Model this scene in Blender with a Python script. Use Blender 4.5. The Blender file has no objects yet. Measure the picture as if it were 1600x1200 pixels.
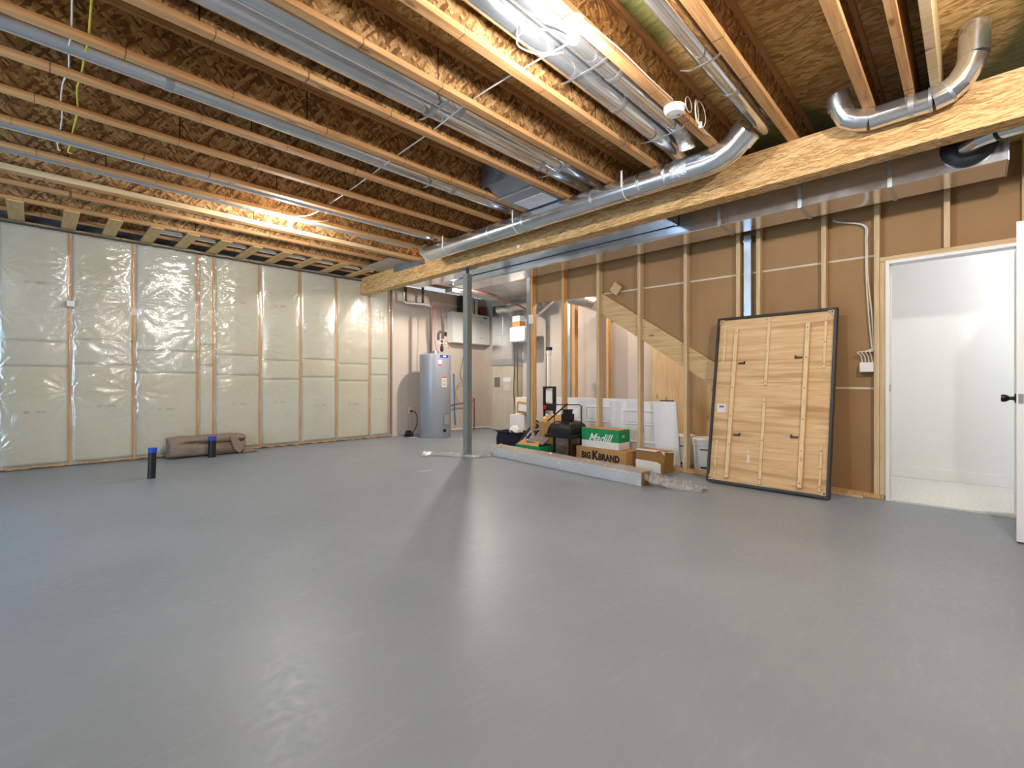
import bpy, bmesh, math, random
from mathutils import Vector, Matrix, noise
random.seed(7)
S = bpy.context.scene
COL = S.collection
pi = math.pi

# ------------------------------------------------------------------ camera, world, lights, exposure
HEAD = math.radians(45.57)
FPX = 734.0
cd = bpy.data.cameras.new('camera')
cam = bpy.data.objects.new('camera', cd); COL.objects.link(cam)
cd.sensor_fit = 'HORIZONTAL'; cd.sensor_width = 36.0
cd.lens = 36.0 * FPX / 1600.0
cd.shift_y = -1.0 / 1600.0
cd.clip_start = 0.05
cam.location = (0, 0, 1.0)
cam.rotation_euler = (pi / 2, 0, -math.radians(90) + (pi / 2 - HEAD))
S.camera = cam

w = bpy.data.worlds.new('world'); S.world = w; w.use_nodes = True
w.node_tree.nodes['Background'].inputs[0].default_value = (0.80, 0.88, 1.0, 1)
w.node_tree.nodes['Background'].inputs[1].default_value = 0.6

def point_light(name, loc, watts, color, radius):
    l = bpy.data.lights.new(name, 'POINT'); l.energy = watts; l.color = color; l.shadow_soft_size = radius
    o = bpy.data.objects.new(name, l); o.location = loc; COL.objects.link(o); return o
def area_light(name, loc, rot, sx, sy, watts, color):
    l = bpy.data.lights.new(name, 'AREA'); l.shape = 'RECTANGLE'; l.size = sx; l.size_y = sy
    l.energy = watts; l.color = color
    o = bpy.data.objects.new(name, l); o.location = loc; o.rotation_euler = rot; COL.objects.link(o); return o
WARM = (1.0, 0.90, 0.79)
NEUT = (1.0, 0.965, 0.93)
# daylight through the patio window in the left wall (outside the pane, shining in)
area_light('daylight', (-2.75, 4.2, 1.25), (0, -pi / 2, 0), 1.9, 2.6, 105, (0.48, 0.72, 1.0))

vs = S.view_settings
S.display_settings.display_device = 'sRGB'
vs.view_transform = 'Standard'; vs.look = 'None'; vs.gamma = 1.0; vs.use_curve_mapping = False
vs.exposure = 0.50

# ------------------------------------------------------------------ colour and material helpers
def lin(c):
    c = c / 255.0
    return c / 12.92 if c <= 0.04045 else ((c + 0.055) / 1.055) ** 2.4
def rgb(r, g, b): return (lin(r), lin(g), lin(b), 1)
MATS = {}
class NT:
    def __init__(s, name):
        s.m = bpy.data.materials.new(name); s.m.use_nodes = True
        s.t = s.m.node_tree; s.b = s.t.nodes['Principled BSDF']; s.out = s.t.nodes['Material Output']
        MATS[name] = s.m
    def n(s, typ, **kw):
        x = s.t.nodes.new(typ)
        for k, v in kw.items():
            if k.startswith('i_'):
                x.inputs[k[2:].replace('_', ' ')].default_value = v
            else: setattr(x, k, v)
        return x
    def l(s, a, b): s.t.links.new(a, b)
    def coord(s, scale=(1, 1, 1), rot=(0, 0, 0)):
        tc = s.n('ShaderNodeTexCoord'); mp = s.n('ShaderNodeMapping')
        mp.inputs['Scale'].default_value = scale; mp.inputs['Rotation'].default_value = rot
        s.l(tc.outputs['Object'], mp.inputs['Vector']); return mp.outputs['Vector']
    def noise(s, vec, scale=5, detail=4, rough=0.55, dist=0.0):
        x = s.n('ShaderNodeTexNoise'); s.l(vec, x.inputs['Vector'])
        x.inputs['Scale'].default_value = scale; x.inputs['Detail'].default_value = detail
        x.inputs['Roughness'].default_value = rough; x.inputs['Distortion'].default_value = dist
        return x.outputs['Fac']
    def ramp(s, fac, stops):
        x = s.n('ShaderNodeValToRGB'); s.l(fac, x.inputs['Fac'])
        e = x.color_ramp.elements
        while len(e) < len(stops): e.new(0.5)
        for el, (p, c) in zip(e, stops): el.position = p; el.color = c
        return x.outputs['Color']
    def mix(s, fac, a, b, typ='MIX'):
        x = s.n('ShaderNodeMix', data_type='RGBA', blend_type=typ)
        if isinstance(fac, (int, float)): x.inputs[0].default_value = fac
        else: s.l(fac, x.inputs[0])
        for v, i in ((a, 6), (b, 7)):
            if isinstance(v, tuple): x.inputs[i].default_value = v
            else: s.l(v, x.inputs[i])
        return x.outputs[2]
    def bump(s, h, strength=0.2, dist=0.01):
        x = s.n('ShaderNodeBump'); s.l(h, x.inputs['Height'])
        x.inputs['Strength'].default_value = strength; x.inputs['Distance'].default_value = dist
        s.l(x.outputs['Normal'], s.b.inputs['Normal'])
    def set(s, color=None, rough=None, metal=None, spec=None):
        if color is not None:
            if isinstance(color, tuple): s.b.inputs['Base Color'].default_value = color
            else: s.l(color, s.b.inputs['Base Color'])
        if rough is not None:
            if isinstance(rough, (int, float)): s.b.inputs['Roughness'].default_value = rough
            else: s.l(rough, s.b.inputs['Roughness'])
        if metal is not None: s.b.inputs['Metallic'].default_value = metal
        if spec is not None: s.b.inputs['Specular IOR Level'].default_value = spec
        return s.m

def plain(name, c, rough=0.5, metal=0.0, var=0.06, scale=9.0, spec=0.5, bump=0.0):
    t = NT(name); v = t.coord(); f = t.noise(v, scale)
    d = tuple(x * (1 - var * 2) for x in c[:3]) + (1,); u = tuple(min(1, x * (1 + var)) for x in c[:3]) + (1,)
    t.set(t.ramp(f, [(0.3, d), (0.7, u)]), rough, metal, spec)
    if bump: t.bump(t.noise(v, scale * 14), bump, 0.002)
    return t.m

def lumber(name, axis, dark, mid, light, rough=0.7, joints=False):
    t = NT(name)
    k = [22, 22, 22]; k[axis] = 1.1
    v = t.coord(tuple(k))
    g = t.noise(v, 2.2, 6, 0.6, 0.6)
    c = t.ramp(g, [(0.28, dark), (0.5, mid), (0.72, light)])
    k2 = [5, 5, 5]; k2[axis] = 1.6
    big = t.noise(t.coord(tuple(k2)), 0.8, 2)
    c = t.mix(t.ramp(big, [(0.35, (0, 0, 0, 1)), (0.7, (0.45,) * 3 + (1,))]), c, mid)
    vo = t.n('ShaderNodeTexVoronoi'); k3 = [9, 9, 9]; k3[axis] = 3.2
    t.l(t.coord(tuple(k3)), vo.inputs['Vector']); vo.inputs['Scale'].default_value = 0.9
    kn = t.ramp(vo.outputs['Distance'], [(0.06, (0.8,) * 3 + (1,)), (0.15, (0, 0, 0, 1))])
    c = t.mix(kn, c, tuple(x * 0.45 for x in dark[:3]) + (1,))
    if joints:
        tc = t.n('ShaderNodeTexCoord'); sx = t.n('ShaderNodeSeparateXYZ'); t.l(tc.outputs['Object'], sx.inputs[0])
        oi = t.n('ShaderNodeObjectInfo'); nx = t.noise(t.coord((1.3, 0, 0)), 1.0, 1)
        m1 = t.n('ShaderNodeMath', operation='MULTIPLY_ADD'); t.l(sx.outputs[axis], m1.inputs[0]); m1.inputs[1].default_value = 1.7; t.l(oi.outputs['Random'], m1.inputs[2])
        m2 = t.n('ShaderNodeMath', operation='MULTIPLY_ADD'); t.l(nx, m2.inputs[0]); m2.inputs[1].default_value = 1.6; t.l(m1.outputs[0], m2.inputs[2])
        m3 = t.n('ShaderNodeMath', operation='FRACT'); t.l(m2.outputs[0], m3.inputs[0])
        m4 = t.n('ShaderNodeMath', operation='LESS_THAN'); t.l(m3.outputs[0], m4.inputs[0]); m4.inputs[1].default_value = 0.011
        m5 = t.n('ShaderNodeMath', operation='MULTIPLY'); t.l(m4.outputs[0], m5.inputs[0]); m5.inputs[1].default_value = 0.7
        c = t.mix(m5.outputs[0], c, rgb(70, 46, 28))
    t.set(c, rough, 0, 0.25); t.bump(g, 0.12, 0.003); return t.m

def osb(name, rot1, rot2, cols, stretch=((11, 52, 52), (13, 60, 60)), green=None, contrast=1.0):
    t = NT(name)
    nz = t.n('ShaderNodeTexNoise'); nz.inputs['Scale'].default_value = 6.0; nz.inputs['Detail'].default_value = 2
    tc = t.n('ShaderNodeTexCoord'); t.l(tc.outputs['Object'], nz.inputs['Vector'])
    vm = t.n('ShaderNodeVectorMath', operation='SCALE'); vm.inputs['Scale'].default_value = 0.05
    t.l(nz.outputs['Color'], vm.inputs[0])
    va = t.n('ShaderNodeVectorMath', operation='ADD'); t.l(tc.outputs['Object'], va.inputs[0]); t.l(vm.outputs[0], va.inputs[1])
    outs = []
    for rot, sc in ((rot1, stretch[0]), (rot2, stretch[1])):
        mr = t.n('ShaderNodeMapping'); mr.inputs['Rotation'].default_value = rot; t.l(va.outputs[0], mr.inputs['Vector'])
        ms = t.n('ShaderNodeMapping'); ms.inputs['Scale'].default_value = sc; t.l(mr.outputs[0], ms.inputs['Vector'])
        vo = t.n('ShaderNodeTexVoronoi'); vo.inputs['Scale'].default_value = 1.0
        t.l(ms.outputs[0], vo.inputs['Vector'])
        sp = t.n('ShaderNodeSeparateColor'); t.l(vo.outputs['Color'], sp.inputs[0])
        fine = t.noise(ms.outputs[0], 1.7, 4, 0.7)
        mm = t.n('ShaderNodeMath', operation='MULTIPLY_ADD'); t.l(fine, mm.inputs[0]); mm.inputs[1].default_value = 0.75
        m2 = t.n('ShaderNodeMath', operation='MULTIPLY'); t.l(sp.outputs[0], m2.inputs[0]); m2.inputs[1].default_value = 0.55
        t.l(m2.outputs[0], mm.inputs[2]); outs.append((mm.outputs[0], sp.outputs[1]))
    mx = t.n('ShaderNodeMix', data_type='FLOAT')
    thr = t.n('ShaderNodeMath', operation='GREATER_THAN'); t.l(outs[0][1], thr.inputs[0]); thr.inputs[1].default_value = 0.5
    t.l(thr.outputs[0], mx.inputs[0]); t.l(outs[0][0], mx.inputs[2]); t.l(outs[1][0], mx.inputs[3])
    f = mx.outputs[0]
    c = t.ramp(f, [(0.22, cols[0]), (0.5, cols[1]), (0.68, cols[2]), (0.95, cols[3])])
    if green:
        gm = t.noise(t.coord((0.5, 0.9, 1)), 1.0, 1)
        c = t.mix(t.ramp(gm, [(0.52, (0, 0, 0, 1)), (0.56, (0.75,) * 3 + (1,))]), c, green)
    t.set(c, 0.62, 0, 0.25); t.bump(f, 0.3, 0.003); return t.m

def metal(name, c, rough=0.28, scale=7.0, mt=1.0, var=0.12):
    t = NT(name); v = t.coord(); f = t.noise(v, scale, 5)
    d = tuple(x * (1 - var) for x in c[:3]) + (1,)
    t.set(t.ramp(f, [(0.3, d), (0.7, c)]), t.ramp(f, [(0.2, (rough * 0.7,) * 3 + (1,)), (0.8, (rough * 1.3,) * 3 + (1,))]), mt)
    t.bump(t.noise(v, 3.0, 2), 0.05, 0.02); return t.m

# ---- materials
M_FLOOR = NT('grey_floor_paint')
t = M_FLOOR; v = t.coord(); f = t.noise(v, 1.3, 6, 0.6); f2 = t.noise(v, 34, 4, 0.7); f3 = t.noise(t.coord((2, 9, 1), (0, 0, 0.8)), 3, 5, 0.7)
c = t.ramp(f, [(0.25, rgb(126, 135, 141)), (0.75, rgb(139, 148, 154))])
c = t.mix(t.ramp(f3, [(0.55, (0, 0, 0, 1)), (0.8, (0.35,) * 3 + (1,))]), c, rgb(160, 167, 172))
c = t.mix(t.ramp(t.noise(v, 60, 2, 0.9), [(0.76, (0, 0, 0, 1)), (0.8, (0.5,) * 3 + (1,))]), c, rgb(112, 114, 116))
t.set(c, t.ramp(f2, [(0.3, (0.34,) * 3 + (1,)), (0.75, (0.50,) * 3 + (1,))]), 0, 0.45); t.bump(f2, 0.06, 0.004)
M_FLOOR = t.m

OC = (rgb(78, 50, 28), rgb(126, 88, 52), rgb(164, 122, 76), rgb(208, 168, 116))
M_OSBWEB = osb('strand_board_web', (0, 0.9, 0), (0, -0.75, 0.2), OC)
M_DECK = osb('strand_board_deck', (0, 0, 0.25), (0, 0, -0.35), (rgb(132, 98, 52), rgb(182, 144, 84), rgb(206, 170, 108), rgb(226, 194, 136)),
             stretch=((48, 9, 48), (55, 11, 55)), green=rgb(88, 108, 56))
M_BEAM = osb('laminated_strand_beam', (0.12, 0, 0), (-0.16, 0, 0), (rgb(126, 88, 48), rgb(190, 146, 92), rgb(212, 172, 116), rgb(234, 200, 148)),
             stretch=((70, 6, 120), (80, 10, 140)))
LD, LM, LL = rgb(172, 116, 62), rgb(210, 156, 94), rgb(228, 182, 122)
M_FLANGE = lumber('joist_flange_wood', 0, rgb(160, 110, 66), rgb(196, 146, 96), rgb(216, 172, 120), joints=True)
SD, SM, SL = rgb(178, 148, 106), rgb(208, 180, 138), rgb(226, 202, 164)
M_STUD = lumber('stud_wood', 2, SD, SM, SL)
M_DARKW = plain('dark_wood_joint', rgb(40, 26, 16), 0.9)
M_PLATE0 = lumber('pale_board_wood', 0, SD, SM, SL)
M_PLATE = lumber('plate_wood', 1, SD, SM, SL)
M_BLOCK = lumber('blocking_wood', 1, rgb(184, 148, 96), rgb(206, 172, 118), rgb(220, 190, 138))
M_STUDO = lumber('orange_stud_wood', 2, rgb(172, 126, 78), rgb(208, 164, 110), rgb(224, 188, 138))
M_STRING = lumber('stair_stringer_wood', 1, rgb(170, 136, 90), rgb(204, 172, 124), rgb(220, 192, 148))
M_PLY = lumber('plywood', 2, rgb(206, 170, 124), rgb(222, 190, 144), rgb(234, 208, 168))
M_KRAFT = plain('brown_drywall_paper', rgb(164, 130, 92), 0.85, 0, 0.06, 1.5, 0.2)
M_SEAM = plain('white_paper_seam', rgb(214, 200, 180), 0.8)
M_GYP = plain('pale_drywall', rgb(206, 194, 182), 0.85, 0, 0.03, 2, 0.2)
M_WHITEW = plain('white_painted_wall', rgb(232, 232, 230), 0.75, 0, 0.01, 2, 0.2)
M_CARPET = plain('pale_hall_carpet', rgb(214, 212, 206), 0.95, 0, 0.08, 60, 0.1, 0.5)
M_CONC = plain('concrete', rgb(120, 120, 118), 0.9, 0, 0.1, 5, 0.2)
M_GALV = metal('galvanised_steel', (0.76, 0.79, 0.83, 1), 0.17, 7.0, 0.92)
M_GALVD = metal('dull_galvanised_steel', (0.58, 0.62, 0.66, 1), 0.34, 7.0, 0.85)
M_DUCTG = metal('matt_grey_sheet_metal', (0.40, 0.44, 0.50, 1), 0.48)
M_FOIL = NT('crinkled_foil')
t = M_FOIL; v = t.coord(); f = t.noise(v, 22, 6, 0.7, 1.5); t.set(t.ramp(f, [(0.3, (0.6, 0.61, 0.62, 1)), (0.7, (0.88, 0.88, 0.88, 1))]), 0.22, 1.0); t.bump(f, 0.6, 0.012); M_FOIL = t.m
M_TAPE = plain('foil_tape', rgb(196, 198, 200), 0.35, 0.8, 0.05, 30)
M_STEELP = plain('grey_painted_steel', rgb(128, 136, 132), 0.45, 0.1, 0.05, 6)
M_DARKST = plain('dark_steel', rgb(52, 54, 56), 0.4, 0.7)
M_WHITE = plain('white_plastic', rgb(232, 230, 224), 0.4, 0, 0.02)
M_WHITEP = plain('white_paper', rgb(226, 222, 216), 0.8, 0, 0.03)
M_WHITED = plain('white_door_paint', rgb(232, 232, 230), 0.42, 0, 0.01)
M_CABLEW = plain('white_cable', rgb(222, 216, 204), 0.5, 0, 0.03)
M_CABLEY = plain('yellow_cable', rgb(206, 190, 66), 0.5, 0, 0.03)
M_BLACK = plain('black_plastic', rgb(24, 25, 28), 0.42, 0, 0.1)
M_BLACKM = plain('black_painted_metal', rgb(22, 21, 20), 0.35, 0.3, 0.1)
M_NAVY = plain('black_fabric', rgb(20, 24, 36), 0.9, 0, 0.15, 40)
M_BLUE = plain('blue_tape', rgb(24, 72, 190), 0.5, 0, 0.1, 20)
M_BLUET = plain('blue_tube', rgb(52, 130, 190), 0.4, 0, 0.03)
M_RED = plain('red_plastic', rgb(190, 50, 48), 0.5, 0, 0.05)
M_TANK = plain('grey_tank_enamel', rgb(160, 164, 174), 0.34, 0.15, 0.02, 3)
M_HRV = plain('white_enamel_cabinet', rgb(222, 222, 216), 0.45, 0, 0.01)
M_FURN = NT('beige_furnace_panel')
t = M_FURN; f = t.noise(t.coord(), 3, 3); t.set(t.ramp(f, [(0.3, rgb(190, 181, 158)), (0.7, rgb(204, 196, 174))]), 0.4, 0.1); M_FURN = t.m
M_COPPER = plain('reddish_gas_pipe', rgb(140, 92, 72), 0.4, 0.4, 0.08)
M_INSUL = plain('dark_grey_pipe_foam', rgb(78, 74, 72), 0.9, 0, 0.08, 20)
M_CARD = plain('brown_cardboard', rgb(188, 142, 88), 0.85, 0, 0.04, 6, 0.2)
M_CARDD = plain('dark_brown_cardboard', rgb(150, 112, 62), 0.85, 0, 0.05, 6, 0.2)
M_GREEN = plain('green_printed_card', rgb(30, 142, 84), 0.6, 0, 0.03, 6, 0.3)
M_GREYC = plain('grey_card', rgb(112, 108, 108), 0.6, 0, 0.04)
M_INK = plain('black_ink', rgb(30, 28, 26), 0.8)
M_FADE = plain('faded_ink', rgb(160, 154, 132), 0.9)
M_BAT = NT('cream_fibreglass')
t = M_BAT; v = t.coord(); f = t.noise(v, 1.6, 5, 0.6); g = t.noise(v, 55, 4, 0.75)
c = t.ramp(f, [(0.3, rgb(208, 202, 172)), (0.52, rgb(216, 214, 196)), (0.72, rgb(208, 214, 204))])
c = t.mix(t.ramp(g, [(0.35, (0.3,) * 3 + (1,)), (0.6, (0, 0, 0, 1))]), c, rgb(190, 184, 156))
oi = t.n('ShaderNodeObjectInfo')
c = t.mix(t.ramp(oi.outputs['Random'], [(0.2, (0, 0, 0, 1)), (0.9, (0.35,) * 3 + (1,))]), c, rgb(214, 204, 166))
c = t.mix(t.ramp(oi.outputs['Random'], [(0.1, (0.3,) * 3 + (1,)), (0.4, (0, 0, 0, 1))]), c, rgb(206, 216, 206))
t.set(c, 0.95, 0, 0.1); t.bump(g, 0.45, 0.008); M_BAT = t.m
M_FELT = NT('brown_carpet_underlay')
t = M_FELT; g = t.noise(t.coord(), 90, 4, 0.8); t.set(t.ramp(g, [(0.3, rgb(122, 106, 92)), (0.7, rgb(164, 146, 128))]), 0.95, 0, 0.1); t.bump(g, 0.5, 0.004); M_FELT = t.m
M_TABLEW = NT('table_underside_board')
t = M_TABLEW; a = t.noise(t.coord((26, 1.2, 26)), 1.3, 6, 0.6, 0.8); b = t.noise(t.coord((3, 0.35, 6)), 1.6, 3)
c = t.ramp(a, [(0.3, rgb(200, 160, 112)), (0.55, rgb(220, 184, 136)), (0.75, rgb(230, 200, 156))])
c = t.mix(t.ramp(b, [(0.34, (0.75,) * 3 + (1,)), (0.46, (0, 0, 0, 1))]), c, rgb(174, 128, 80))
t.set(c, 0.6, 0, 0.3); M_TABLEW = t.m
M_TABLEF = plain('dark_grey_table_edge', rgb(46, 42, 38), 0.45, 0, 0.08)
M_GLASS = NT('clear_glass')
t = M_GLASS; tr = t.n('ShaderNodeBsdfTransparent'); gl = t.n('ShaderNodeBsdfGlossy'); gl.inputs['Roughness'].default_value = 0.05
ms = t.n('ShaderNodeMixShader'); ms.inputs[0].default_value = 0.14; t.l(tr.outputs[0], ms.inputs[1]); t.l(gl.outputs[0], ms.inputs[2]); t.l(ms.outputs[0], t.out.inputs[0]); M_GLASS = t.m
M_SMOKY = NT('smoky_glass')
t = M_SMOKY; tr = t.n('ShaderNodeBsdfTransparent'); tr.inputs[0].default_value = (0.7, 0.66, 0.58, 1); gl = t.n('ShaderNodeBsdfGlossy'); gl.inputs['Roughness'].default_value = 0.08
ms = t.n('ShaderNodeMixShader'); ms.inputs[0].default_value = 0.22; t.l(tr.outputs[0], ms.inputs[1]); t.l(gl.outputs[0], ms.inputs[2]); t.l(ms.outputs[0], t.out.inputs[0]); M_SMOKY = t.m
def film(name, gloss, rough, milk, scale, bst):
    t = NT(name); tr = t.n('ShaderNodeBsdfTransparent'); gl = t.n('ShaderNodeBsdfGlossy'); gl.inputs['Roughness'].default_value = rough
    df = t.n('ShaderNodeBsdfDiffuse'); df.inputs[0].default_value = (0.82, 0.83, 0.82, 1)
    v = t.coord(); f = t.noise(v, scale, 6, 0.6, 1.2); bp = t.n('ShaderNodeBump'); bp.inputs['Strength'].default_value = bst; bp.inputs['Distance'].default_value = 0.02
    t.l(f, bp.inputs['Height']); t.l(bp.outputs[0], gl.inputs['Normal'])
    m1 = t.n('ShaderNodeMixShader'); m1.inputs[0].default_value = milk; t.l(tr.outputs[0], m1.inputs[1]); t.l(df.outputs[0], m1.inputs[2])
    m2 = t.n('ShaderNodeMixShader'); m2.inputs[0].default_value = gloss; t.l(m1.outputs[0], m2.inputs[1]); t.l(gl.outputs[0], m2.inputs[2])
    t.l(m2.outputs[0], t.out.inputs[0]); return t.m
M_FILM = film('clear_poly_film', 0.15, 0.06, 0.08, 9, 0.25)
M_WRAP = film('clear_packing_film', 0.5, 0.05, 0.22, 40, 0.8)
def emit(name, c, s):
    t = NT(name); e = t.n('ShaderNodeEmission'); e.inputs[0].default_value = c; e.inputs[1].default_value = s
    t.l(e.outputs[0], t.out.inputs[0]); return t.m
M_BULB = emit('lit_bulb', (1.0, 0.93, 0.82, 1), 60)

# ------------------------------------------------------------------ mesh helpers
class MB:
    def __init__(s): s.v = []; s.f = []; s.mi = []; s.mat = 0
    def add(s, vs, fs):
        o = len(s.v); s.v += [Vector(p) for p in vs]
        for f in fs: s.f.append([i + o for i in f]); s.mi.append(s.mat)
        return s
    def box(s, x0, x1, y0, y1, z0, z1):
        return s.add([(x0, y0, z0), (x1, y0, z0), (x1, y1, z0), (x0, y1, z0), (x0, y0, z1), (x1, y0, z1), (x1, y1, z1), (x0, y1, z1)],
                     [(0, 3, 2, 1), (4, 5, 6, 7), (0, 1, 5, 4), (1, 2, 6, 5), (2, 3, 7, 6), (3, 0, 4, 7)])
    def obox(s, o, a, b, c):
        o, a, b, c = Vector(o), Vector(a), Vector(b), Vector(c)
        vs = [o, o + a, o + a + b, o + b, o + c, o + a + c, o + a + b + c, o + b + c]
        fs = [(0, 3, 2, 1), (4, 5, 6, 7), (0, 1, 5, 4), (1, 2, 6, 5), (2, 3, 7, 6), (3, 0, 4, 7)]
        if a.cross(b).dot(c) < 0: fs = [tuple(reversed(f)) for f in fs]
        return s.add(vs, fs)
    def prism(s, poly, ext):
        ext = Vector(ext); n = len(poly); p = [Vector(q) for q in poly]
        nrm = sum(((p[i] - p[0]).cross(p[(i + 1) % n] - p[0]) for i in range(1, n - 1)), Vector())
        if nrm.dot(ext) < 0: p.reverse()
        return s.add(p + [q + ext for q in p], [tuple(range(n - 1, -1, -1)), tuple(range(n, 2 * n))] +
                     [(i, (i + 1) % n, n + (i + 1) % n, n + i) for i in range(n)])
    def tube(s, path, r, n=16, caps=True, closed=False):
        P = [Vector(p) for p in path]; m = len(P)
        R = r if isinstance(r, (list, tuple)) else [r] * m
        T = []
        for i in range(m):
            a = P[i] - P[i - 1] if i > 0 else (P[0] - P[-1] if closed else P[1] - P[0])
            b = P[(i + 1) % m] - P[i] if (i < m - 1 or closed) else a
            a = a.normalized(); b = b.normalized(); tt = a + b
            T.append(tt.normalized() if tt.length > 1e-6 else a)
        up = Vector((0, 0, 1)) if abs(T[0].z) < 0.9 else Vector((1, 0, 0))
        u = (up - T[0] * up.dot(T[0])).normalized(); rings = []
        for i in range(m):
            u = (u - T[i] * u.dot(T[i])).normalized(); w_ = T[i].cross(u)
            if 0 < i < m - 1 or closed:
                d = (P[(i + 1) % m] - P[i]).normalized(); k = 1.0 / max(0.5, T[i].dot(d))
                bend = d - (P[i] - P[i - 1]).normalized()
            else: k = 1; bend = Vector()
            ring = []
            for j in range(n):
                a = 2 * pi * j / n; o = u * math.cos(a) * R[i] + w_ * math.sin(a) * R[i]
                if bend.length > 1e-4:
                    bn = bend.normalized(); o = o + bn * o.dot(bn) * (k - 1)
                ring.append(P[i] + o)
            rings.append(ring)
        vs = [p for g in rings for p in g]; fs = []
        for i in range(m if closed else m - 1):
            for j in range(n):
                a = i * n + j; b = i * n + (j + 1) % n; c_ = ((i + 1) % m) * n + (j + 1) % n; d = ((i + 1) % m) * n + j
                fs.append((a, b, c_, d))
        if caps and not closed: fs += [tuple(range(n - 1, -1, -1)), tuple((m - 1) * n + j for j in range(n))]
        return s.add(vs, fs)
    def lathe(s, prof, c=(0, 0, 0), n=32, axis=(0, 0, 1)):
        ax = Vector(axis).normalized(); up = Vector((0, 0, 1)) if abs(ax.z) < 0.9 else Vector((1, 0, 0))
        u = (up - ax * up.dot(ax)).normalized(); w_ = ax.cross(u); c = Vector(c); vs = []; fs = []
        for r, h in prof:
            for j in range(n):
                a = 2 * pi * j / n; vs.append(c + ax * h + (u * math.cos(a) + w_ * math.sin(a)) * max(r, 1e-5))
        for i in range(len(prof) - 1):
            for j in range(n): fs.append((i * n + j, i * n + (j + 1) % n, (i + 1) * n + (j + 1) % n, (i + 1) * n + j))
        fs.append(tuple(range(n - 1, -1, -1))); fs.append(tuple((len(prof) - 1) * n + j for j in range(n)))
        return s.add(vs, fs)
    def grid(s, fn, nu, nv):
        vs = [fn(i / nu, j / nv) for j in range(nv + 1) for i in range(nu + 1)]
        return s.add(vs, [(j * (nu + 1) + i, j * (nu + 1) + i + 1, (j + 1) * (nu + 1) + i + 1, (j + 1) * (nu + 1) + i) for j in range(nv) for i in range(nu)])

ROOT = {}
def rootloc(p):
    while p is not None and p.parent is not None: p = p.parent
    return Vector(p.location) if p is not None else Vector((0, 0, 0))
def build(name, mb, mat, parent=None, label=None, cat=None, group=None, kind=None, sharp=35, bevel=0.0, local=False, sub=0):
    vs = mb.v
    if parent is None:
        mn = [min(p[i] for p in vs) for i in range(3)]; mx = [max(p[i] for p in vs) for i in range(3)]
        loc = Vector(((mn[0] + mx[0]) / 2, (mn[1] + mx[1]) / 2, mn[2])); sh = loc
    else:
        loc = Vector((0, 0, 0)); sh = Vector((0, 0, 0)) if local else rootloc(parent)
    me = bpy.data.meshes.new(name)
    me.from_pydata([p - sh for p in vs], [], mb.f)
    mats = mat if isinstance(mat, (list, tuple)) else [mat]
    for m_ in mats: me.materials.append(m_)
    if len(mats) > 1: me.polygons.foreach_set('material_index', mb.mi)
    me.polygons.foreach_set('use_smooth', [True] * len(me.polygons))
    me.update(); me.set_sharp_from_angle(angle=math.radians(sharp))
    o = bpy.data.objects.new(name, me); COL.objects.link(o); o.location = loc
    if parent is not None: o.parent = parent
    if bevel:
        md = o.modifiers.new('bevel', 'BEVEL'); md.width = bevel; md.segments = 2; md.limit_method = 'ANGLE'; md.angle_limit = math.radians(40)
    if sub:
        md = o.modifiers.new('sub', 'SUBSURF'); md.levels = sub; md.render_levels = sub
    if label: o['label'] = label
    if cat: o['category'] = cat
    if group: o['group'] = group
    if kind: o['kind'] = kind
    return o
def thing(name, label, cat, loc=(0, 0, 0), group=None, kind=None):
    o = bpy.data.objects.new(name, None); o.location = loc; o.empty_display_size = 0.05; COL.objects.link(o)
    o['label'] = label; o['category'] = cat
    if group: o['group'] = group
    if kind: o['kind'] = kind
    return o
def struct(name, mb, mat, label=None, **k): return build(name, mb, mat, kind='structure', label=label, **k)
def B(*a): return MB().box(*a)
def text_mb(s, size, origin, right, up, align='CENTER', shear=0.0, bold=0.0, ext=0.0006, sx=1.0, space=1.0):
    cu = bpy.data.curves.new('txt', 'FONT'); cu.body = s; cu.size = size; cu.align_x = align; cu.align_y = 'CENTER'
    cu.shear = shear; cu.offset = bold; cu.extrude = ext; cu.resolution_u = 3; cu.space_character = space
    ob = bpy.data.objects.new('txt', cu); COL.objects.link(ob)
    bpy.context.view_layer.update()
    me = bpy.data.meshes.new_from_object(ob.evaluated_get(bpy.context.evaluated_depsgraph_get()))
    r = Vector(right).normalized(); u = Vector(up).normalized(); n = r.cross(u); o = Vector(origin)
    mb = MB().add([o + r * p.co.x * sx + u * p.co.y + n * p.co.z for p in me.vertices], [tuple(f.vertices) for f in me.polygons])
    bpy.data.objects.remove(ob); bpy.data.curves.remove(cu); bpy.data.meshes.remove(me)
    return mb
def spline(pts, k=8):
    P = [Vector(p) for p in pts]; out = []
    for i in range(len(P) - 1):
        a = P[max(i - 1, 0)]; b = P[i]; c = P[i + 1]; d = P[min(i + 2, len(P) - 1)]
        for j in range(k):
            t_ = j / k
            out.append(0.5 * ((2 * b) + (c - a) * t_ + (2 * a - 5 * b + 4 * c - d) * t_ ** 2 + (3 * b - a - 3 * c + d) * t_ ** 3))
    out.append(P[-1]); return out
ORD = ['first', 'second', 'third', 'fourth', 'fifth', 'sixth', 'seventh', 'eighth', 'ninth', 'tenth', 'eleventh', 'twelfth', 'thirteenth', 'fourteenth', 'fifteenth', 'sixteenth']

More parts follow.
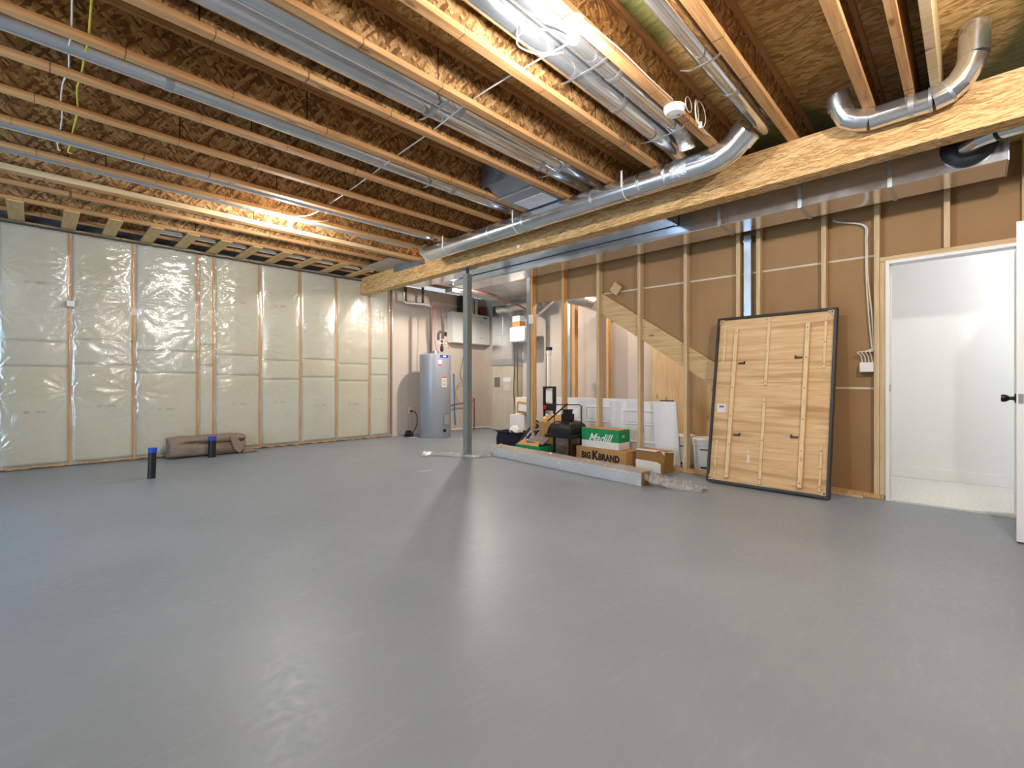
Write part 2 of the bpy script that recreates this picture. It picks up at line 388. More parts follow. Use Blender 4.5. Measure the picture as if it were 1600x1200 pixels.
# ------------------------------------------------------------------ large structure
XL, XR = -2.6, 7.15
YF, YB = -3.2, 7.98
ZJ = 2.88          # underside of joists
JH = 0.30
XW, XD = 5.12, 5.21   # stud wall front, brown board face
struct('floor', B(XL, XR, YF, YB, -0.12, 0.0), M_FLOOR, 'grey painted concrete basement floor')
struct('ceiling', B(XL, XR, YF, YB, ZJ + JH, ZJ + JH + 0.02), M_DECK, 'strand board subfloor above the joists')
struct('wall_back', B(XL - 0.1, 4.77, 7.955, 8.1, 0, ZJ + JH), M_CONC, 'concrete foundation wall behind the insulation')
struct('wall_utility', B(4.775, XR, 7.86, 7.98, 0, ZJ), M_GYP, 'pale drywall behind the water heater')
struct('wall_furnace', B(XR, XR + 0.1, 4.9, 8.0, 0, ZJ + JH), M_GYP, 'pale drywall behind the furnace')
struct('wall_understair', B(6.5, 6.6, 0.95, 4.9, 0, ZJ + JH), M_GYP, 'pale drywall far behind the open studs')
struct('wall_return', B(6.6, XR, 4.82, 4.9, 0, ZJ + JH), M_GYP, 'short pale drywall return beside the furnace')
struct('wall_front', B(XL, 7.1, YF - 0.1, YF, 0, ZJ + JH), M_GYP, 'plain wall behind the camera')
mb = MB()
mb.box(XL - 0.1, XL, YF, 2.9, 0, ZJ + JH).box(XL - 0.1, XL, 5.5, YB, 0, ZJ + JH).box(XL - 0.1, XL, 2.9, 5.5, 2.2, ZJ + JH).box(XL - 0.1, XL, 2.9, 5.5, 0, 0.3)
struct('wall_left', mb, M_GYP, 'left wall with the daylight window')
win = thing('window_1', 'wide white framed window in the left wall', 'window', (XL - 0.05, 4.2, 0.3), kind='structure')
mb = MB().box(XL - 0.09, XL - 0.01, 2.9, 2.96, 0.3, 2.2).box(XL - 0.09, XL - 0.01, 5.44, 5.5, 0.3, 2.2).box(XL - 0.09, XL - 0.01, 2.96, 5.44, 0.3, 0.36).box(XL - 0.09, XL - 0.01, 2.96, 5.44, 2.14, 2.2).box(XL - 0.09, XL - 0.01, 4.17, 4.23, 0.36, 2.14)
build('window_frame', mb, M_WHITED, win)
# brown papered board behind the stud wall: cut along the stairs
poly = [(4.64, 2.87), (4.64, 2.18), (3.46, 2.15), (3.30, 2.05), (1.45, 0.84), (1.45, 0.0), (0.60, 0.0), (0.60, 2.08), (-0.30, 2.08), (-0.30, 0), (-1.0, 0), (-1.0, 2.87)]
mb = MB()
for a, b_, z0, z1 in ((3.46, 4.64, None, 2.87),):
    mb.prism([(XD, 4.64, 2.87), (XD, 4.64, 2.19), (XD, 3.46, 2.15), (XD, 3.46, 2.87)], (0.012, 0, 0))
mb.prism([(XD, 3.46, 2.87), (XD, 3.46, 2.15), (XD, 1.45, 0.84), (XD, 1.45, 2.87)], (0.012, 0, 0))
mb.prism([(XD, 1.45, 2.87), (XD, 1.45, 0.0), (XD, 0.60, 0.0), (XD, 0.60, 2.87)], (0.012, 0, 0))
mb.prism([(XD, 0.60, 2.87), (XD, 0.60, 2.09), (XD, -0.30, 2.09), (XD, -0.30, 2.87)], (0.012, 0, 0))
mb.prism([(XD, -0.30, 2.87), (XD, -0.30, 0), (XD, YF, 0), (XD, YF, 2.87)], (0.012, 0, 0))
wr = struct('wall_right', mb, M_KRAFT, 'brown papered board seen from the back behind open studs')
for (y0, z0, y1, z1, hw) in ((3.43, 2.165, 0.62, 2.128, 0.009), (1.44, 0.965, 0.62, 0.955, 0.009)):
    build('paper_seam', MB().prism([(XD - 0.002, y0, z0 - hw), (XD - 0.002, y1, z1 - hw), (XD - 0.002, y1, z1 + hw), (XD - 0.002, y0, z0 + hw)], (0.0015, 0, 0)), M_SEAM, wr, label='white seam across the brown board')
# hall behind the door
struct('wall_hall', B(6.46, 6.56, -3.0, 0.84, 0, 2.6), M_WHITEW, 'bright white hall wall seen through the doorway')
struct('wall_hall_end', B(5.24, 6.6, 0.84, 0.93, 0, 2.6), M_WHITEW, 'white end wall of the hall')
struct('wall_hall_near', B(5.225, 5.24, -3.0, -0.30, 0, 2.6), M_WHITEW, 'white near side of the hall beside the door')
struct('wall_hall_far', B(5.24, 6.6, -3.1, -3.0, 0, 2.6), M_WHITEW, 'white far end of the hall')
struct('ceiling_hall', B(5.225, 6.56, -3.0, 0.84, 2.6, 2.65), M_WHITEW, 'white hall ceiling')
struct('floor_hall', B(5.15, 6.46, -3.0, 0.84, 0.0, 0.012), M_CARPET, 'pale carpet in the hall')
struct('baseboard_hall', B(6.445, 6.46, -3.0, 0.84, 0.012, 0.125), M_WHITED, 'white baseboard along the hall wall', bevel=0.003)
mb = MB().box(5.10, 5.225, 0.505, 0.532, 0, 2.045).box(5.10, 5.225, -0.262, -0.235, 0, 2.045).box(5.10, 5.225, -0.235, 0.505, 2.018, 2.045)
mb.box(5.15, 5.165, 0.493, 0.505, 0, 2.018).box(5.15, 5.165, -0.235, -0.223, 0, 2.018)
tr = struct('trim_1', mb, M_WHITED, 'white door jamb set into the stud opening', bevel=0.002)
build('strike_plate', B(5.118, 5.142, 0.503, 0.5055, 0.93, 0.99), M_DARKST, tr, label='small dark strike plate')
struct('threshold_strip', B(5.10, 5.16, -0.235, 0.505, 0, 0.014), M_CARPET, 'pale carpet edge at the doorway')
# door leaf, opened into the room at a right angle
dl = thing('door_1', 'white door leaf standing open at the right edge with black lever knobs', 'door', (5.08, -0.215, 0.0), kind='structure')
DH = Vector((5.085, -0.240, 0)); DU = Vector((4.30, -0.1955, 0)) - DH; DN = Vector((DU.y, -DU.x, 0)).normalized()
if DN.y > 0: DN = -DN
build('door_slab', MB().obox(DH + Vector((0, 0, 0.012)), DU, DN * 0.038, (0, 0, 1.998)), M_WHITED, dl, bevel=0.003)
for sgn, y in ((1, -0.1985), (-1, -0.2385)):
    kb = build('door_knob', MB().lathe([(0.03, 0), (0.032, 0.006), (0.012, 0.012), (0.011, 0.03), (0.018, 0.036), (0.024, 0.05), (0.024, 0.064), (0.02, 0.068)], (4.365, y, 0.905), 24, (0, sgn, 0)), M_BLACKM, dl, label='black door knob')
build('latch_plate', B(4.2965, 4.299, -0.226, -0.204, 0.875, 0.935), M_GALVD, dl, label='small metal latch plate')
for z in (0.25, 1.0, 1.8): build('hinge', MB().tube([(5.092, -0.248, z - 0.045), (5.092, -0.248, z + 0.045)], 0.006, 10), M_DARKST, dl)

# ------------------------------------------------------------------ floor joists (each an I-joist)
JY = [(7.50, 'j'), (7.02, 'j'), (6.48, 'j'), (6.09, 'd'), (5.50, 'j'), (4.96, 'j'), (4.46, 'j'), (3.955, 'j'), (3.49, 'j'), (2.95, 'j'), (2.44, 'j'), (1.98, 'j'), (1.475, 'j'), (0.995, 'j'), (0.508, 'j'), (0.0, 'j'), (-0.49, 'j'), (-0.98, 'j'), (-1.47, 'j'), (-1.96, 'j')]
for i, (y, k) in enumerate(JY):
    if y < -0.1: xs, xe = XL, 5.3
    else: xs, xe = XL, 6.45
    if abs(y) < 1e-6: continue
    lab = 'wood I-joist running overhead, %s from the insulated wall' % ORD[min(i, 15)] if i < 15 else 'wood I-joist overhead behind the camera'
    j = thing('floor_joist', lab, 'joist', ((xs + xe) / 2, y, ZJ), 'ceiling joists')
    fw = 0.032 if k == 'j' else 0.07
    build('bottom_flange', B(xs, xe, y - fw, y + fw, ZJ, ZJ + 0.038), M_FLANGE, j, bevel=0.003)
    hw = 0.006 if k == 'j' else 0.05
    build('web', B(xs, xe, y - hw, y + hw, ZJ + 0.038, ZJ + JH - 0.038), M_OSBWEB, j)
    for k in range(3):
        xq = -1.3 + 2.44 * k + 0.7 * math.sin(i * 2.7)
        if xq < 4.0 and k < 3: build('joint_line', B(xq - 0.004, xq + 0.004, y - hw - 0.001, y - hw, ZJ + 0.039, ZJ + JH - 0.039), M_DARKW, j, label='dark vertical joint in the web')
    build('top_flange', B(xs, xe, y - fw, y + fw, ZJ + JH - 0.038, ZJ + JH - 0.001), M_FLANGE, j)
for y, xs, nm in ((0.293, 2.2, 'orange plank joist, nearest the stair opening but one'), (0.168, 2.2, 'pale plank joist beside the rising round duct')):
    build('trimmer_joist', B(xs, 5.3, y - 0.024, y + 0.024, ZJ, ZJ + JH - 0.001), M_FLANGE if y > 0.2 else M_PLATE, None, nm, 'joist', bevel=0.003)
build('furring_board', B(XL + 0.02, 5.0, 5.990, 6.012, ZJ - 0.018, ZJ + 0.034), M_PLATE0, None, 'pale board fixed along the double joist beside the lit bulb', 'board', bevel=0.003)
# flat blocks between the last joists and the wall plate
for i, x in enumerate((-0.13, 0.30, 0.67, 1.05, 1.42, 1.79, 2.16, 2.56, 2.98, 3.42, 3.87)):
    build('flat_block', B(x - 0.065, x + 0.065, 7.00, 7.86, ZJ - 0.016, ZJ - 0.001), M_BLOCK, None,
          'pale flat wood block bridging the joist to the insulated wall, %s from the left' % ORD[i], 'block', 'flat blocks along the insulated wall', bevel=0.002)
# main beam
bm = thing('main_beam', 'long golden laminated strand beam crossing under the joists', 'beam', (4.185, 2.2, 2.585))
build('beam_body', B(4.11, 4.26, YF + 0.02, 7.60, 2.585, ZJ - 0.001), M_BEAM, bm, bevel=0.003)
build('beam_end', B(4.11, 4.26, 7.60, 7.84, 2.585, ZJ - 0.001), M_BEAM, bm)
build('sensor_disc', MB().lathe([(0.025, 0), (0.025, 0.008), (0.018, 0.012)], (4.11, 3.915, 2.655), 20, (-1, 0, 0)), M_WHITE, None, 'small white round disc stuck on the face of the beam', 'sensor')
cv = MB().prism([(4.107, 6.72, ZJ - 0.002), (4.107, 6.72, 2.80), (4.107, 5.86, 2.79), (4.107, 5.86, ZJ - 0.002)], (-0.004, 0, 0))
cv.box(3.72, 4.107, 6.2, 7.1, ZJ - 0.008, ZJ - 0.002)
build('metal_cover_sheet', cv, M_DUCTG, None, 'grey sheet metal cover bent over the beam near the insulated wall', 'sheet metal')
# support column
sc_ = thing('support_column', 'grey square steel column standing under the beam', 'column', (4.185, 4.96, 0))
build('post', B(4.14, 4.23, 4.915, 5.005, 0.008, 2.50), M_STEELP, sc_, bevel=0.006)
build('base_plate', B(4.11, 4.26, 4.885, 5.035, 0, 0.008), M_STEELP, sc_)
build('screw_jack', MB().tube([(4.185, 4.96, 2.50), (4.185, 4.96, 2.575)], 0.022, 16), M_DARKST, sc_, label='dark screw jack')
build('head_plate', B(4.10, 4.27, 4.86, 5.06, 2.575, 2.5845), M_STEELP, sc_)

# ------------------------------------------------------------------ insulated wall
WY = 7.85
SX = [-0.29, 0.321, 0.933, 1.646, 1.843, 2.461, 3.07, 3.677, 4.305, 4.70]
SWID = 0.019
build('bottom_plate', B(-1.4, 4.76, WY + 0.004, WY + 0.09, 0.0, 0.038), M_STUDO, None, 'wooden bottom plate behind clear film along the insulated wall', 'plate')
build('top_plate', B(-1.4, 4.76, WY + 0.004, WY + 0.09, ZJ - 0.04, ZJ - 0.002), M_PLATE, None, 'wooden top plate behind clear film along the insulated wall', 'plate')
for i, x in enumerate(SX[1:]):
    build('insulated_wall_stud', B(x - SWID, x + SWID, WY + 0.004, WY + 0.09, 0.038, ZJ - 0.04), M_STUDO, None,
          'wood stud behind clear film in the insulated wall, %s from the left' % ORD[i], 'stud', 'studs in the insulated wall', bevel=0.002)
def nz(x, y, z=0.0): return noise.noise(Vector((x, y, z)))
def bay_t(x):
    for a, b_ in zip(SX[:-1], SX[1:]):
        if a <= x <= b_: return max(0.0, min(1.0, (x - a - SWID) / max(1e-4, (b_ - a - 2 * SWID)))), b_ - a
    return 0.5, 0.6
def bulge(x, z):
    t_, wd = bay_t(x)
    e = max(0.0, math.sin(pi * t_)) ** 0.45
    return e * min(0.034, wd * 0.05) * (0.75 + 0.5 * nz(x * 1.3, z * 1.1, 3))
TIERS = [(0.04, 1.20, 'lower'), (1.20, 1.50, 'middle'), (1.50, ZJ - 0.042, 'upper')]
bayn = ['at the far left', 'in the second bay from the left', 'in the third bay from the left', 'in the narrow bay between paired studs', 'in the bay right of the paired studs', 'in the sixth bay from the left', 'in the seventh bay from the left', 'in the eighth bay from the left', 'in the narrow bay under the beam end']
for bi in range(len(SX) - 1):
    a, b_ = SX[bi] + SWID + 0.001, SX[bi + 1] - SWID - 0.001
    off = [0.0, 0.04, -0.06, 0.05, -0.08, -0.14, -0.1, -0.16, -0.05][bi]
    for ti, (z0, z1, nm) in enumerate(TIERS):
        z0 = z0 + (off if ti else 0); z1 = z1 + (off if ti < 2 else 0) - 0.0004
        def fn(u, v_, a=a, b_=b_, z0=z0, z1=z1):
            x = a + (b_ - a) * u; z = z0 + (z1 - z0) * v_
            ed = min(v_, 1 - v_) * (z1 - z0); ee = min(1.0, ed / 0.035) ** 0.5
            return (x, WY + 0.010 - bulge(x, z) * (0.86 + 0.14 * ee) + 0.004 * (1 - ee) + 0.006 * nz(x * 5, z * 5) + 0.003 * nz(x * 14, z * 14), z)
        mb = MB().grid(fn, 18, max(6, int((z1 - z0) * 26)))
        o = build('insulation_batt', mb, M_BAT, None, 'cream fibreglass batt behind film, %s piece %s' % (nm, bayn[bi]), 'insulation', 'fibreglass batts in the insulated wall', sharp=80)
        md = o.modifiers.new('solid', 'SOLIDIFY'); md.thickness = 0.05; md.offset = -1
        if b_ - a > 0.3 and ti != 1:
            zt = 0.66 if ti == 0 else 2.18
            xc = (a + b_) / 2 + 0.03 * math.sin(bi * 2.3)
            for wd_, dx_ in (('SD', -0.065), ('WPL', 0.055)):
                tx = text_mb(wd_, 0.042, (xc + dx_, 0, zt + 0.05 * math.sin(bi * 1.7)), (1, 0, 0), (0, 0, 1), space=1.15)
                for p in tx.v: p.y = fn((p.x - a) / (b_ - a), (p.z - z0) / (z1 - z0))[1] - 0.0015
                build('faded_print', tx, M_FADE, o, label='faded grey print')
# clear film over studs and batts, wrinkled, tucked over the top plate and the floor plate
random.seed(3)
PINS = []
for x in SX:
    for k in range(7): PINS.append((x, random.uniform(0.2, 2.8), random.uniform(0.5, 1.0)))
PINS += [(1.646, 2.1, 2.6), (1.646, 1.75, 2.0), (1.843, 2.1, 2.2), (1.843, 1.5, 1.6), (4.45, 2.3, 1.5), (0.321, 1.9, 1.2), (0.321, 0.9, 1.3), (0.933, 0.9, 1.3)]
def wr_(x, z):
    d = 0.0
    for px, pz, s_ in PINS:
        dx, dz = x - px, z - pz; r2 = dx * dx + dz * dz
        if r2 < 0.36:
            r = math.sqrt(r2) + 1e-5; an = math.atan2(dz, dx)
            d += s_ * 0.0052 * math.sin(an * 14 + px * 9 + pz * 5 + 2.0 * nz(r * 7, an * 2, px)) * math.exp(-r * 5.5) * min(1, r * 9)
    if 1.1 < x < 2.35: d += 0.0042 * math.sin(z * 62 + 9 * nz(x * 2.5, z * 2))  * max(0, 1 - abs(x - 1.7) / 0.62) * (1 if z > 0.9 else 0.4) * max(0, nz(x * 2.3, z * 1.6, 5) + 0.35)
    d += 0.003 * nz(x * 5 + z * 3, z * 2.5, 9)
    if x > 4.0: d += 0.003 * math.sin(x * 75 + 6 * nz(x * 2, z * 1.5)) * max(0, 1 - abs(z - 2.1) / 0.7)
    return d
def film_fn(u, v_):
    x = -1.2 + 5.965 * u; z = 0.012 + (ZJ - 0.02) * v_
    if x > 4.74: pass
    return (x, WY - 0.006 - bulge(x, z) * 1.05 - 0.006 - max(-0.006, wr_(x, z)), z)
mb = MB().grid(film_fn, 620, 260)
build('vapour_barrier', mb, M_FILM, None, 'clear wrinkled plastic film stretched over the insulated wall', 'plastic film', sharp=180)
sealm = MB(); 
for k in range(90):
    x = -1.2 + k * 5.95 / 90
    sealm.obox((x, WY - 0.052, ZJ - 0.052 + 0.006 * nz(k * 0.7, 2)), (0.07, 0, 0.004 * nz(k, 1)), (0, 0.045, 0), (0, 0, 0.016 + 0.006 * nz(k * 1.3, 4)))
build('sealant_bead', sealm, M_INSUL, None, 'dark acoustic sealant bead along the top of the plastic film', 'sealant')
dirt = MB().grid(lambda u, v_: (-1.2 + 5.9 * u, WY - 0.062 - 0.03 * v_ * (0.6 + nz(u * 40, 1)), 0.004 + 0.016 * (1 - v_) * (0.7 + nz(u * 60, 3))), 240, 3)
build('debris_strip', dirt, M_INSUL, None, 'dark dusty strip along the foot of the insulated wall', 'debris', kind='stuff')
build('outlet_box', B(0.285, 0.357, WY - 0.075, WY - 0.022, 1.93, 2.0), M_WHITE, None, 'small white outlet box on the leftmost film covered stud', 'outlet box', bevel=0.004)

# ------------------------------------------------------------------ right stud wall
build('sole_plate', B(XW, XW + 0.088, 0.54, 4.64, 0, 0.038), M_STUDO, None, 'reddish wood sole plate under the open studs', 'plate', bevel=0.002)
build('wall_top_plate', B(XW, XW + 0.088, -1.0, 4.64, 2.83, 2.868), M_PLATE, None, 'wood top plate above the open studs', 'plate', bevel=0.002)
STUDS = [(4.64, 'pale stud at the left end of the open stud wall, carrying a switch box', 0), (4.06, 'pale stud rising behind the black lantern', 0), (3.485, 'pale stud just left of the stair stringer top', 1), (2.895, 'pale stud crossing the middle of the stair stringer', 1),
         (2.32, 'pale stud beside the white buckets', 1), (1.757, 'pale stud above the leaning table, left of the grey steel strap', 1), (1.562, 'pale stud above the leaning table, right of the grey steel strap', 1), (1.003, 'pale stud behind the top right corner of the leaning table', 1),
         (0.612, 'pale stud beside the cluster of switch boxes', 1), (0.572, 'pale jack stud against the white door jamb', 1)]
for y, lab, br in STUDS:
    z1 = 2.828 if y != 0.572 else 2.043
    build('wall_stud', B(XW, XW + 0.0885, y - 0.038, y, 0.039, z1), M_STUD if br else M_STUDO, None, lab, 'stud', 'open studs of the right wall', bevel=0.002)
build('door_header', B(XW, XW + 0.0885, -0.30, 0.572, 2.047, 2.086), M_PLATE, None, 'flat pale wood header above the doorway', 'header', bevel=0.002)
for y, lab in ((0.165, 'short cripple stud above the doorway'), (-0.262, 'stud on the hinge side of the doorway, behind the open door')):
    build('wall_stud', B(XW, XW + 0.0885, y - 0.038, y, 2.087 if y > 0 else 0.039, 2.828), M_STUD, None, lab, 'stud', 'open studs of the right wall', bevel=0.002)
for y in (-0.68, -1.1): build('wall_stud', B(XW, XW + 0.0885, y - 0.038, y, 0.039, 2.828), M_STUD, None, 'stud behind the open door leaf, %s from the hinge' % ('nearer' if y > -1 else 'farther'), 'stud', 'open studs of the right wall')
# steel strap between two studs
ss = thing('wall_stack_duct', 'narrow grey steel duct rising between two studs above the leaning table', 'duct', (5.16, 1.65, 0.04))
build('duct_body', B(5.13, 5.20, 1.615, 1.685, 0.04, 2.52), M_GALVD, ss, bevel=0.002)
build('duct_flange', B(5.125, 5.205, 1.61, 1.69, 2.45, 2.47), M_GALVD, ss)
# stair stringer and block
d = Vector((0, -1, -0.653)).normalized(); nrm = Vector((0, 0.653, -1)).normalized()
build('stair_stringer', MB().obox(Vector((5.2095, 3.47, 2.19)), d * 2.45, nrm * 0.225, (-0.037, 0, 0)), M_STRING, None, 'wide pale plank running diagonally behind the studs under the stairs', 'stair stringer', bevel=0.003)
build('wood_block', MB().obox(Vector((5.170, 3.20, 2.105)), Vector((0, -0.62, 0.78)) * 0.125, Vector((0, 0.78, 0.62)) * 0.125, (-0.038, 0, 0)), M_STRING, None, 'small square wood block nailed at the top of the stringer', 'block', bevel=0.002)
# behind the open studs
build('plywood_sheet', B(6.44, 6.455, 1.3, 3.42, 0.02, 2.4), M_PLY, None, 'pale plywood sheet at the back of the space under the stairs', 'plywood')
for y, lab in ((4.12, 'slim stud standing far behind the wall, left of the white doors'), (2.86, 'orange stud against the plywood under the stairs'), (2.2, 'orange stud against the plywood, right of the buckets')):
    build('back_stud', B(6.35, 6.438, y - 0.02, y + 0.02, 0.0, 2.6), M_STUDO, None, lab, 'stud', 'studs under the stairs')
build('back_stud', B(6.12, 6.208, 4.58, 4.64, 0.0, 2.7), M_STUDO, None, 'pale stud far behind the wall, beside a grey steel post', 'stud', 'studs under the stairs')
build('steel_post', B(6.14, 6.2, 4.69, 4.75, 0.0, 2.7), M_GALVD, None, 'thin grey steel post far behind the open studs', 'post')
ep = thing('partition_end_post', 'grey metal post at the left end of the open stud wall', 'post', (5.16, 4.70, 0))
build('channel', MB().box(5.13, 5.20, 4.66, 4.665, 0, 2.86).box(5.13, 5.135, 4.665, 4.72, 0, 2.86).box(5.195, 5.20, 4.665, 4.72, 0, 2.86).box(5.13, 5.20, 4.72, 4.725, 0, 2.86), M_GALVD, ep)
# switch boxes and cables
sb = thing('switch_box', 'small white switch box on the left end stud', 'switch box', (5.10, 4.615, 1.86))
build('box', B(5.085, 5.118, 4.585, 4.645, 1.87, 2.0), M_WHITE, sb, bevel=0.004)
build('toggle', B(5.078, 5.085, 4.607, 4.622, 1.915, 1.95), M_WHITE, sb)
mg = thing('gang_box_cluster', 'white four gang switch box with curled wires beside the door studs', 'switch box', (5.15, 0.665, 1.10))
build('box', B(5.125, 5.195, 0.615, 0.715, 1.10, 1.185), M_WHITE, mg, bevel=0.004)
for k in range(4):
    y = 0.628 + k * 0.024
    build('wire_tail', MB().tube(spline([(5.16, y, 1.185), (5.15, y + 0.006, 1.24), (5.13, y + 0.012 + 0.006 * k, 1.275), (5.16, y - 0.02, 1.285), (5.175, 0.616, 1.31)]), 0.0045, 8), M_CABLEW, mg)
for k, dy in enumerate((0.0, 0.011)):
    build('riser_cable', MB().tube(spline([(5.17, 0.622 + dy, 1.31), (5.165, 0.632 + dy * 2, 1.6), (5.16, 0.66 + dy, 1.95), (5.165, 0.665 + dy, 2.25), (5.17, 0.68 + dy, 2.4), (5.17, 0.85 + dy, 2.47), (5.17, 0.92, 2.5)]), 0.005, 8), M_CABLEW, None, ('white cable climbing beside the door studs' if k == 0 else 'second white cable climbing beside the door studs, slightly to the left'), 'cable')

# ------------------------------------------------------------------ ducts in the joist bays
def pipe(name, label, path, r, mat, seams=(), group=None, n=22):
    o = thing(name, label, 'duct', (path[0][0], path[0][1], path[0][2] - r), group)
    build('duct_tube', MB().tube(path, r, n), mat, o, sharp=22)
    for p, dr in seams:
        p = Vector(p); dr = Vector(dr).normalized()
        build('seam_band', MB().tube([p - dr * 0.025, p - dr * 0.018, p + dr * 0.018, p + dr * 0.025], [r + 0.001, r + 0.003, r + 0.003, r + 0.001], n), M_TAPE, o)
    return o
EX = (1, 0, 0)
GP = 'round ducts in the joist bays'
pipe('round_duct', 'long round duct in the joist bay with the dark gap, upper left of the ceiling', [(XL, 3.745, 2.985), (3.85, 3.745, 2.985), (3.98, 3.745, 3.03)], 0.072, M_GALV, [((0.62, 3.745, 2.985), EX), ((2.95, 3.745, 2.985), EX)], GP)
pipe('round_duct', 'shorter round duct tucked above the long one in the same bay', [(1.9, 3.615, 3.04), (4.0, 3.615, 3.04)], 0.055, M_GALV, [((2.9, 3.615, 3.04), EX)], GP)
pipe('round_duct', 'left of the twin ducts in the bay beside the grey return panel', [(XL, 2.80, 3.0), (3.9, 2.80, 3.0), (4.05, 2.80, 3.05)], 0.07, M_GALV, [((2.0, 2.80, 3.0), EX), ((3.2, 2.80, 3.0), EX)], GP)
pipe('round_duct', 'right of the twin ducts in the bay beside the grey return panel', [(XL, 2.645, 3.0), (3.95, 2.645, 3.0), (4.05, 2.645, 3.05)], 0.07, M_GALV, [((2.15, 2.645, 3.0), EX), ((3.35, 2.645, 3.0), EX)], GP)
pipe('round_duct', 'left of the twin ducts in the bay by the near light bulb', [(XL, 1.80, 3.0), (3.75, 1.80, 3.0), (3.95, 1.80, 2.97)], 0.074, M_GALV, [((2.9, 1.80, 3.0), EX)], GP)
pr = pipe('round_duct', 'right of the twin ducts by the near light bulb, ending in a foil elbow', [(XL, 1.635, 3.0), (3.45, 1.635, 3.0)], 0.068, M_GALV, [((2.6, 1.635, 3.0), EX)], GP)
build('foil_elbow', MB().tube(spline([(3.45, 1.635, 3.0), (3.56, 1.635, 2.995), (3.64, 1.635, 2.95), (3.68, 1.635, 2.87)], 5), 0.069, 22), M_FOIL, pr, sharp=80, label='crinkled foil elbow')
pipe('round_duct', 'single round duct between the smoke detector bay and the stair side', [(1.6, 1.16, 3.0), (4.0, 1.16, 3.0)], 0.062, M_GALV, [((3.3, 1.16, 3.0), EX)], GP)
pipe('round_duct', 'short round duct end peeking over the beam', [(3.75, 1.065, 3.05), (4.6, 1.065, 3.05)], 0.036, M_GALV, [], GP)
pipe('round_duct', 'slim round duct half hidden by a joist above the left wire ends', [(XL, 5.13, 2.965), (3.75, 5.13, 2.965), (3.86, 5.13, 2.985), (3.93, 5.13, 3.04)], 0.07, M_GALV, [((2.3, 5.13, 2.965), EX)], GP)
pipe('round_duct', 'slim round duct half hidden by the joist with the far light bulb', [(XL, 5.68, 2.965), (3.75, 5.68, 2.965)], 0.062, M_GALVD, [((1.6, 5.68, 2.965), EX)], GP)
pg = pipe('round_duct', 'pale round duct running close to the insulated wall', [(1.02, 7.29, 2.934), (4.05, 7.29, 2.934)], 0.05, M_GALV, [((2.2, 7.29, 2.934), EX)], GP)
build('tape_collar', MB().tube([(1.0, 7.29, 2.934), (1.10, 7.29, 2.934)], 0.052, 20), M_BLUE, pg, label='blue tape collar')
for (x, y0, y1, lab) in ((1.98, 2.50, 2.92, 'thin hanger strap under the twin ducts, far from the beam'), (3.32, 2.50, 2.92, 'thin hanger strap under the twin ducts, near the grey panel'), (2.68, 3.56, 3.90, 'thin hanger strap under the upper left duct'), (2.38, 1.52, 1.93, 'thin hanger strap under the twin ducts by the near bulb'), (3.42, 1.52, 1.93, 'thin hanger strap under the twin ducts near the foil elbow'), (2.82, 1.03, 1.30, 'thin grey strap under the single duct by the smoke detector'), (1.62, 5.55, 5.80, 'short white hanger strip by the far bulb')):
    ym = (y0 + y1) / 2
    pth = spline([(x, y0, 2.945), (x, y0 + 0.06, 2.918), (x, ym, 2.912), (x, y1 - 0.06, 2.918), (x, y1, 2.945)], 5)
    mb = MB()
    for a, b_ in zip(pth[:-1], pth[1:]): mb.obox(a - Vector((0.009, 0, 0)), (0.018, 0, 0), b_ - a, (0, 0, 0.002))
    build('hanger_strap', mb, M_GALVD, None, lab, 'strap', 'duct hanger straps')
# main round duct hung in front of the beam
FX, FZ, FR = 3.80, 2.772, 0.098
fd = thing('front_round_duct', 'long shiny round duct hung along the beam face, elbow at its right end', 'duct', (FX, 3.3, FZ - FR))
build('duct_run', MB().tube([(FX, 5.26, FZ), (FX, 1.62, FZ)], FR, 30), M_GALV, fd, sharp=22)
build('elbow', MB().tube([(FX, 1.62, FZ), (FX, 1.535, FZ), (FX, 1.43, FZ + 0.012), (FX - 0.005, 1.335, FZ + 0.05), (FX - 0.02, 1.25, FZ + 0.11)], FR, 30), M_GALV, fd, sharp=14)
build('collar', MB().tube([(FX - 0.015, 1.275, FZ + 0.092), (FX - 0.03, 1.205, FZ + 0.142)], FR + 0.008, 30), M_GALV, fd)
build('left_elbow', MB().tube([(FX, 5.26, FZ), (FX, 5.33, FZ + 0.01), (FX - 0.01, 5.40, FZ + 0.06), (FX - 0.02, 5.42, FZ + 0.10)], [FR, FR, FR * 0.9, FR * 0.8], 26), M_GALV, fd, sharp=14)
for y in (4.9, 4.05, 3.5, 2.6, 2.1, 1.86): build('seam_band', MB().tube([(FX, y - 0.014, FZ), (FX, y + 0.014, FZ)], FR + 0.002, 30), M_TAPE if y > 2.5 else M_FOIL, fd)
build('tape_wrap', MB().tube([(FX, 1.66, FZ), (FX, 1.80, FZ)], FR + 0.0025, 30), M_FOIL, fd, label='crinkled foil tape')
for y in (4.88, 3.62, 2.25):
    build('strap', MB().box(FX - FR - 0.004, FX - FR - 0.001, y - 0.009, y + 0.009, FZ - 0.01, ZJ + 0.03).tube([(FX + (FR + 0.003) * math.cos(a), y, FZ + (FR + 0.003) * math.sin(a)) for a in [pi + k * pi / 8 for k in range(9)]], 0.003, 6), M_WHITE, fd, label='thin pale hanging strap')
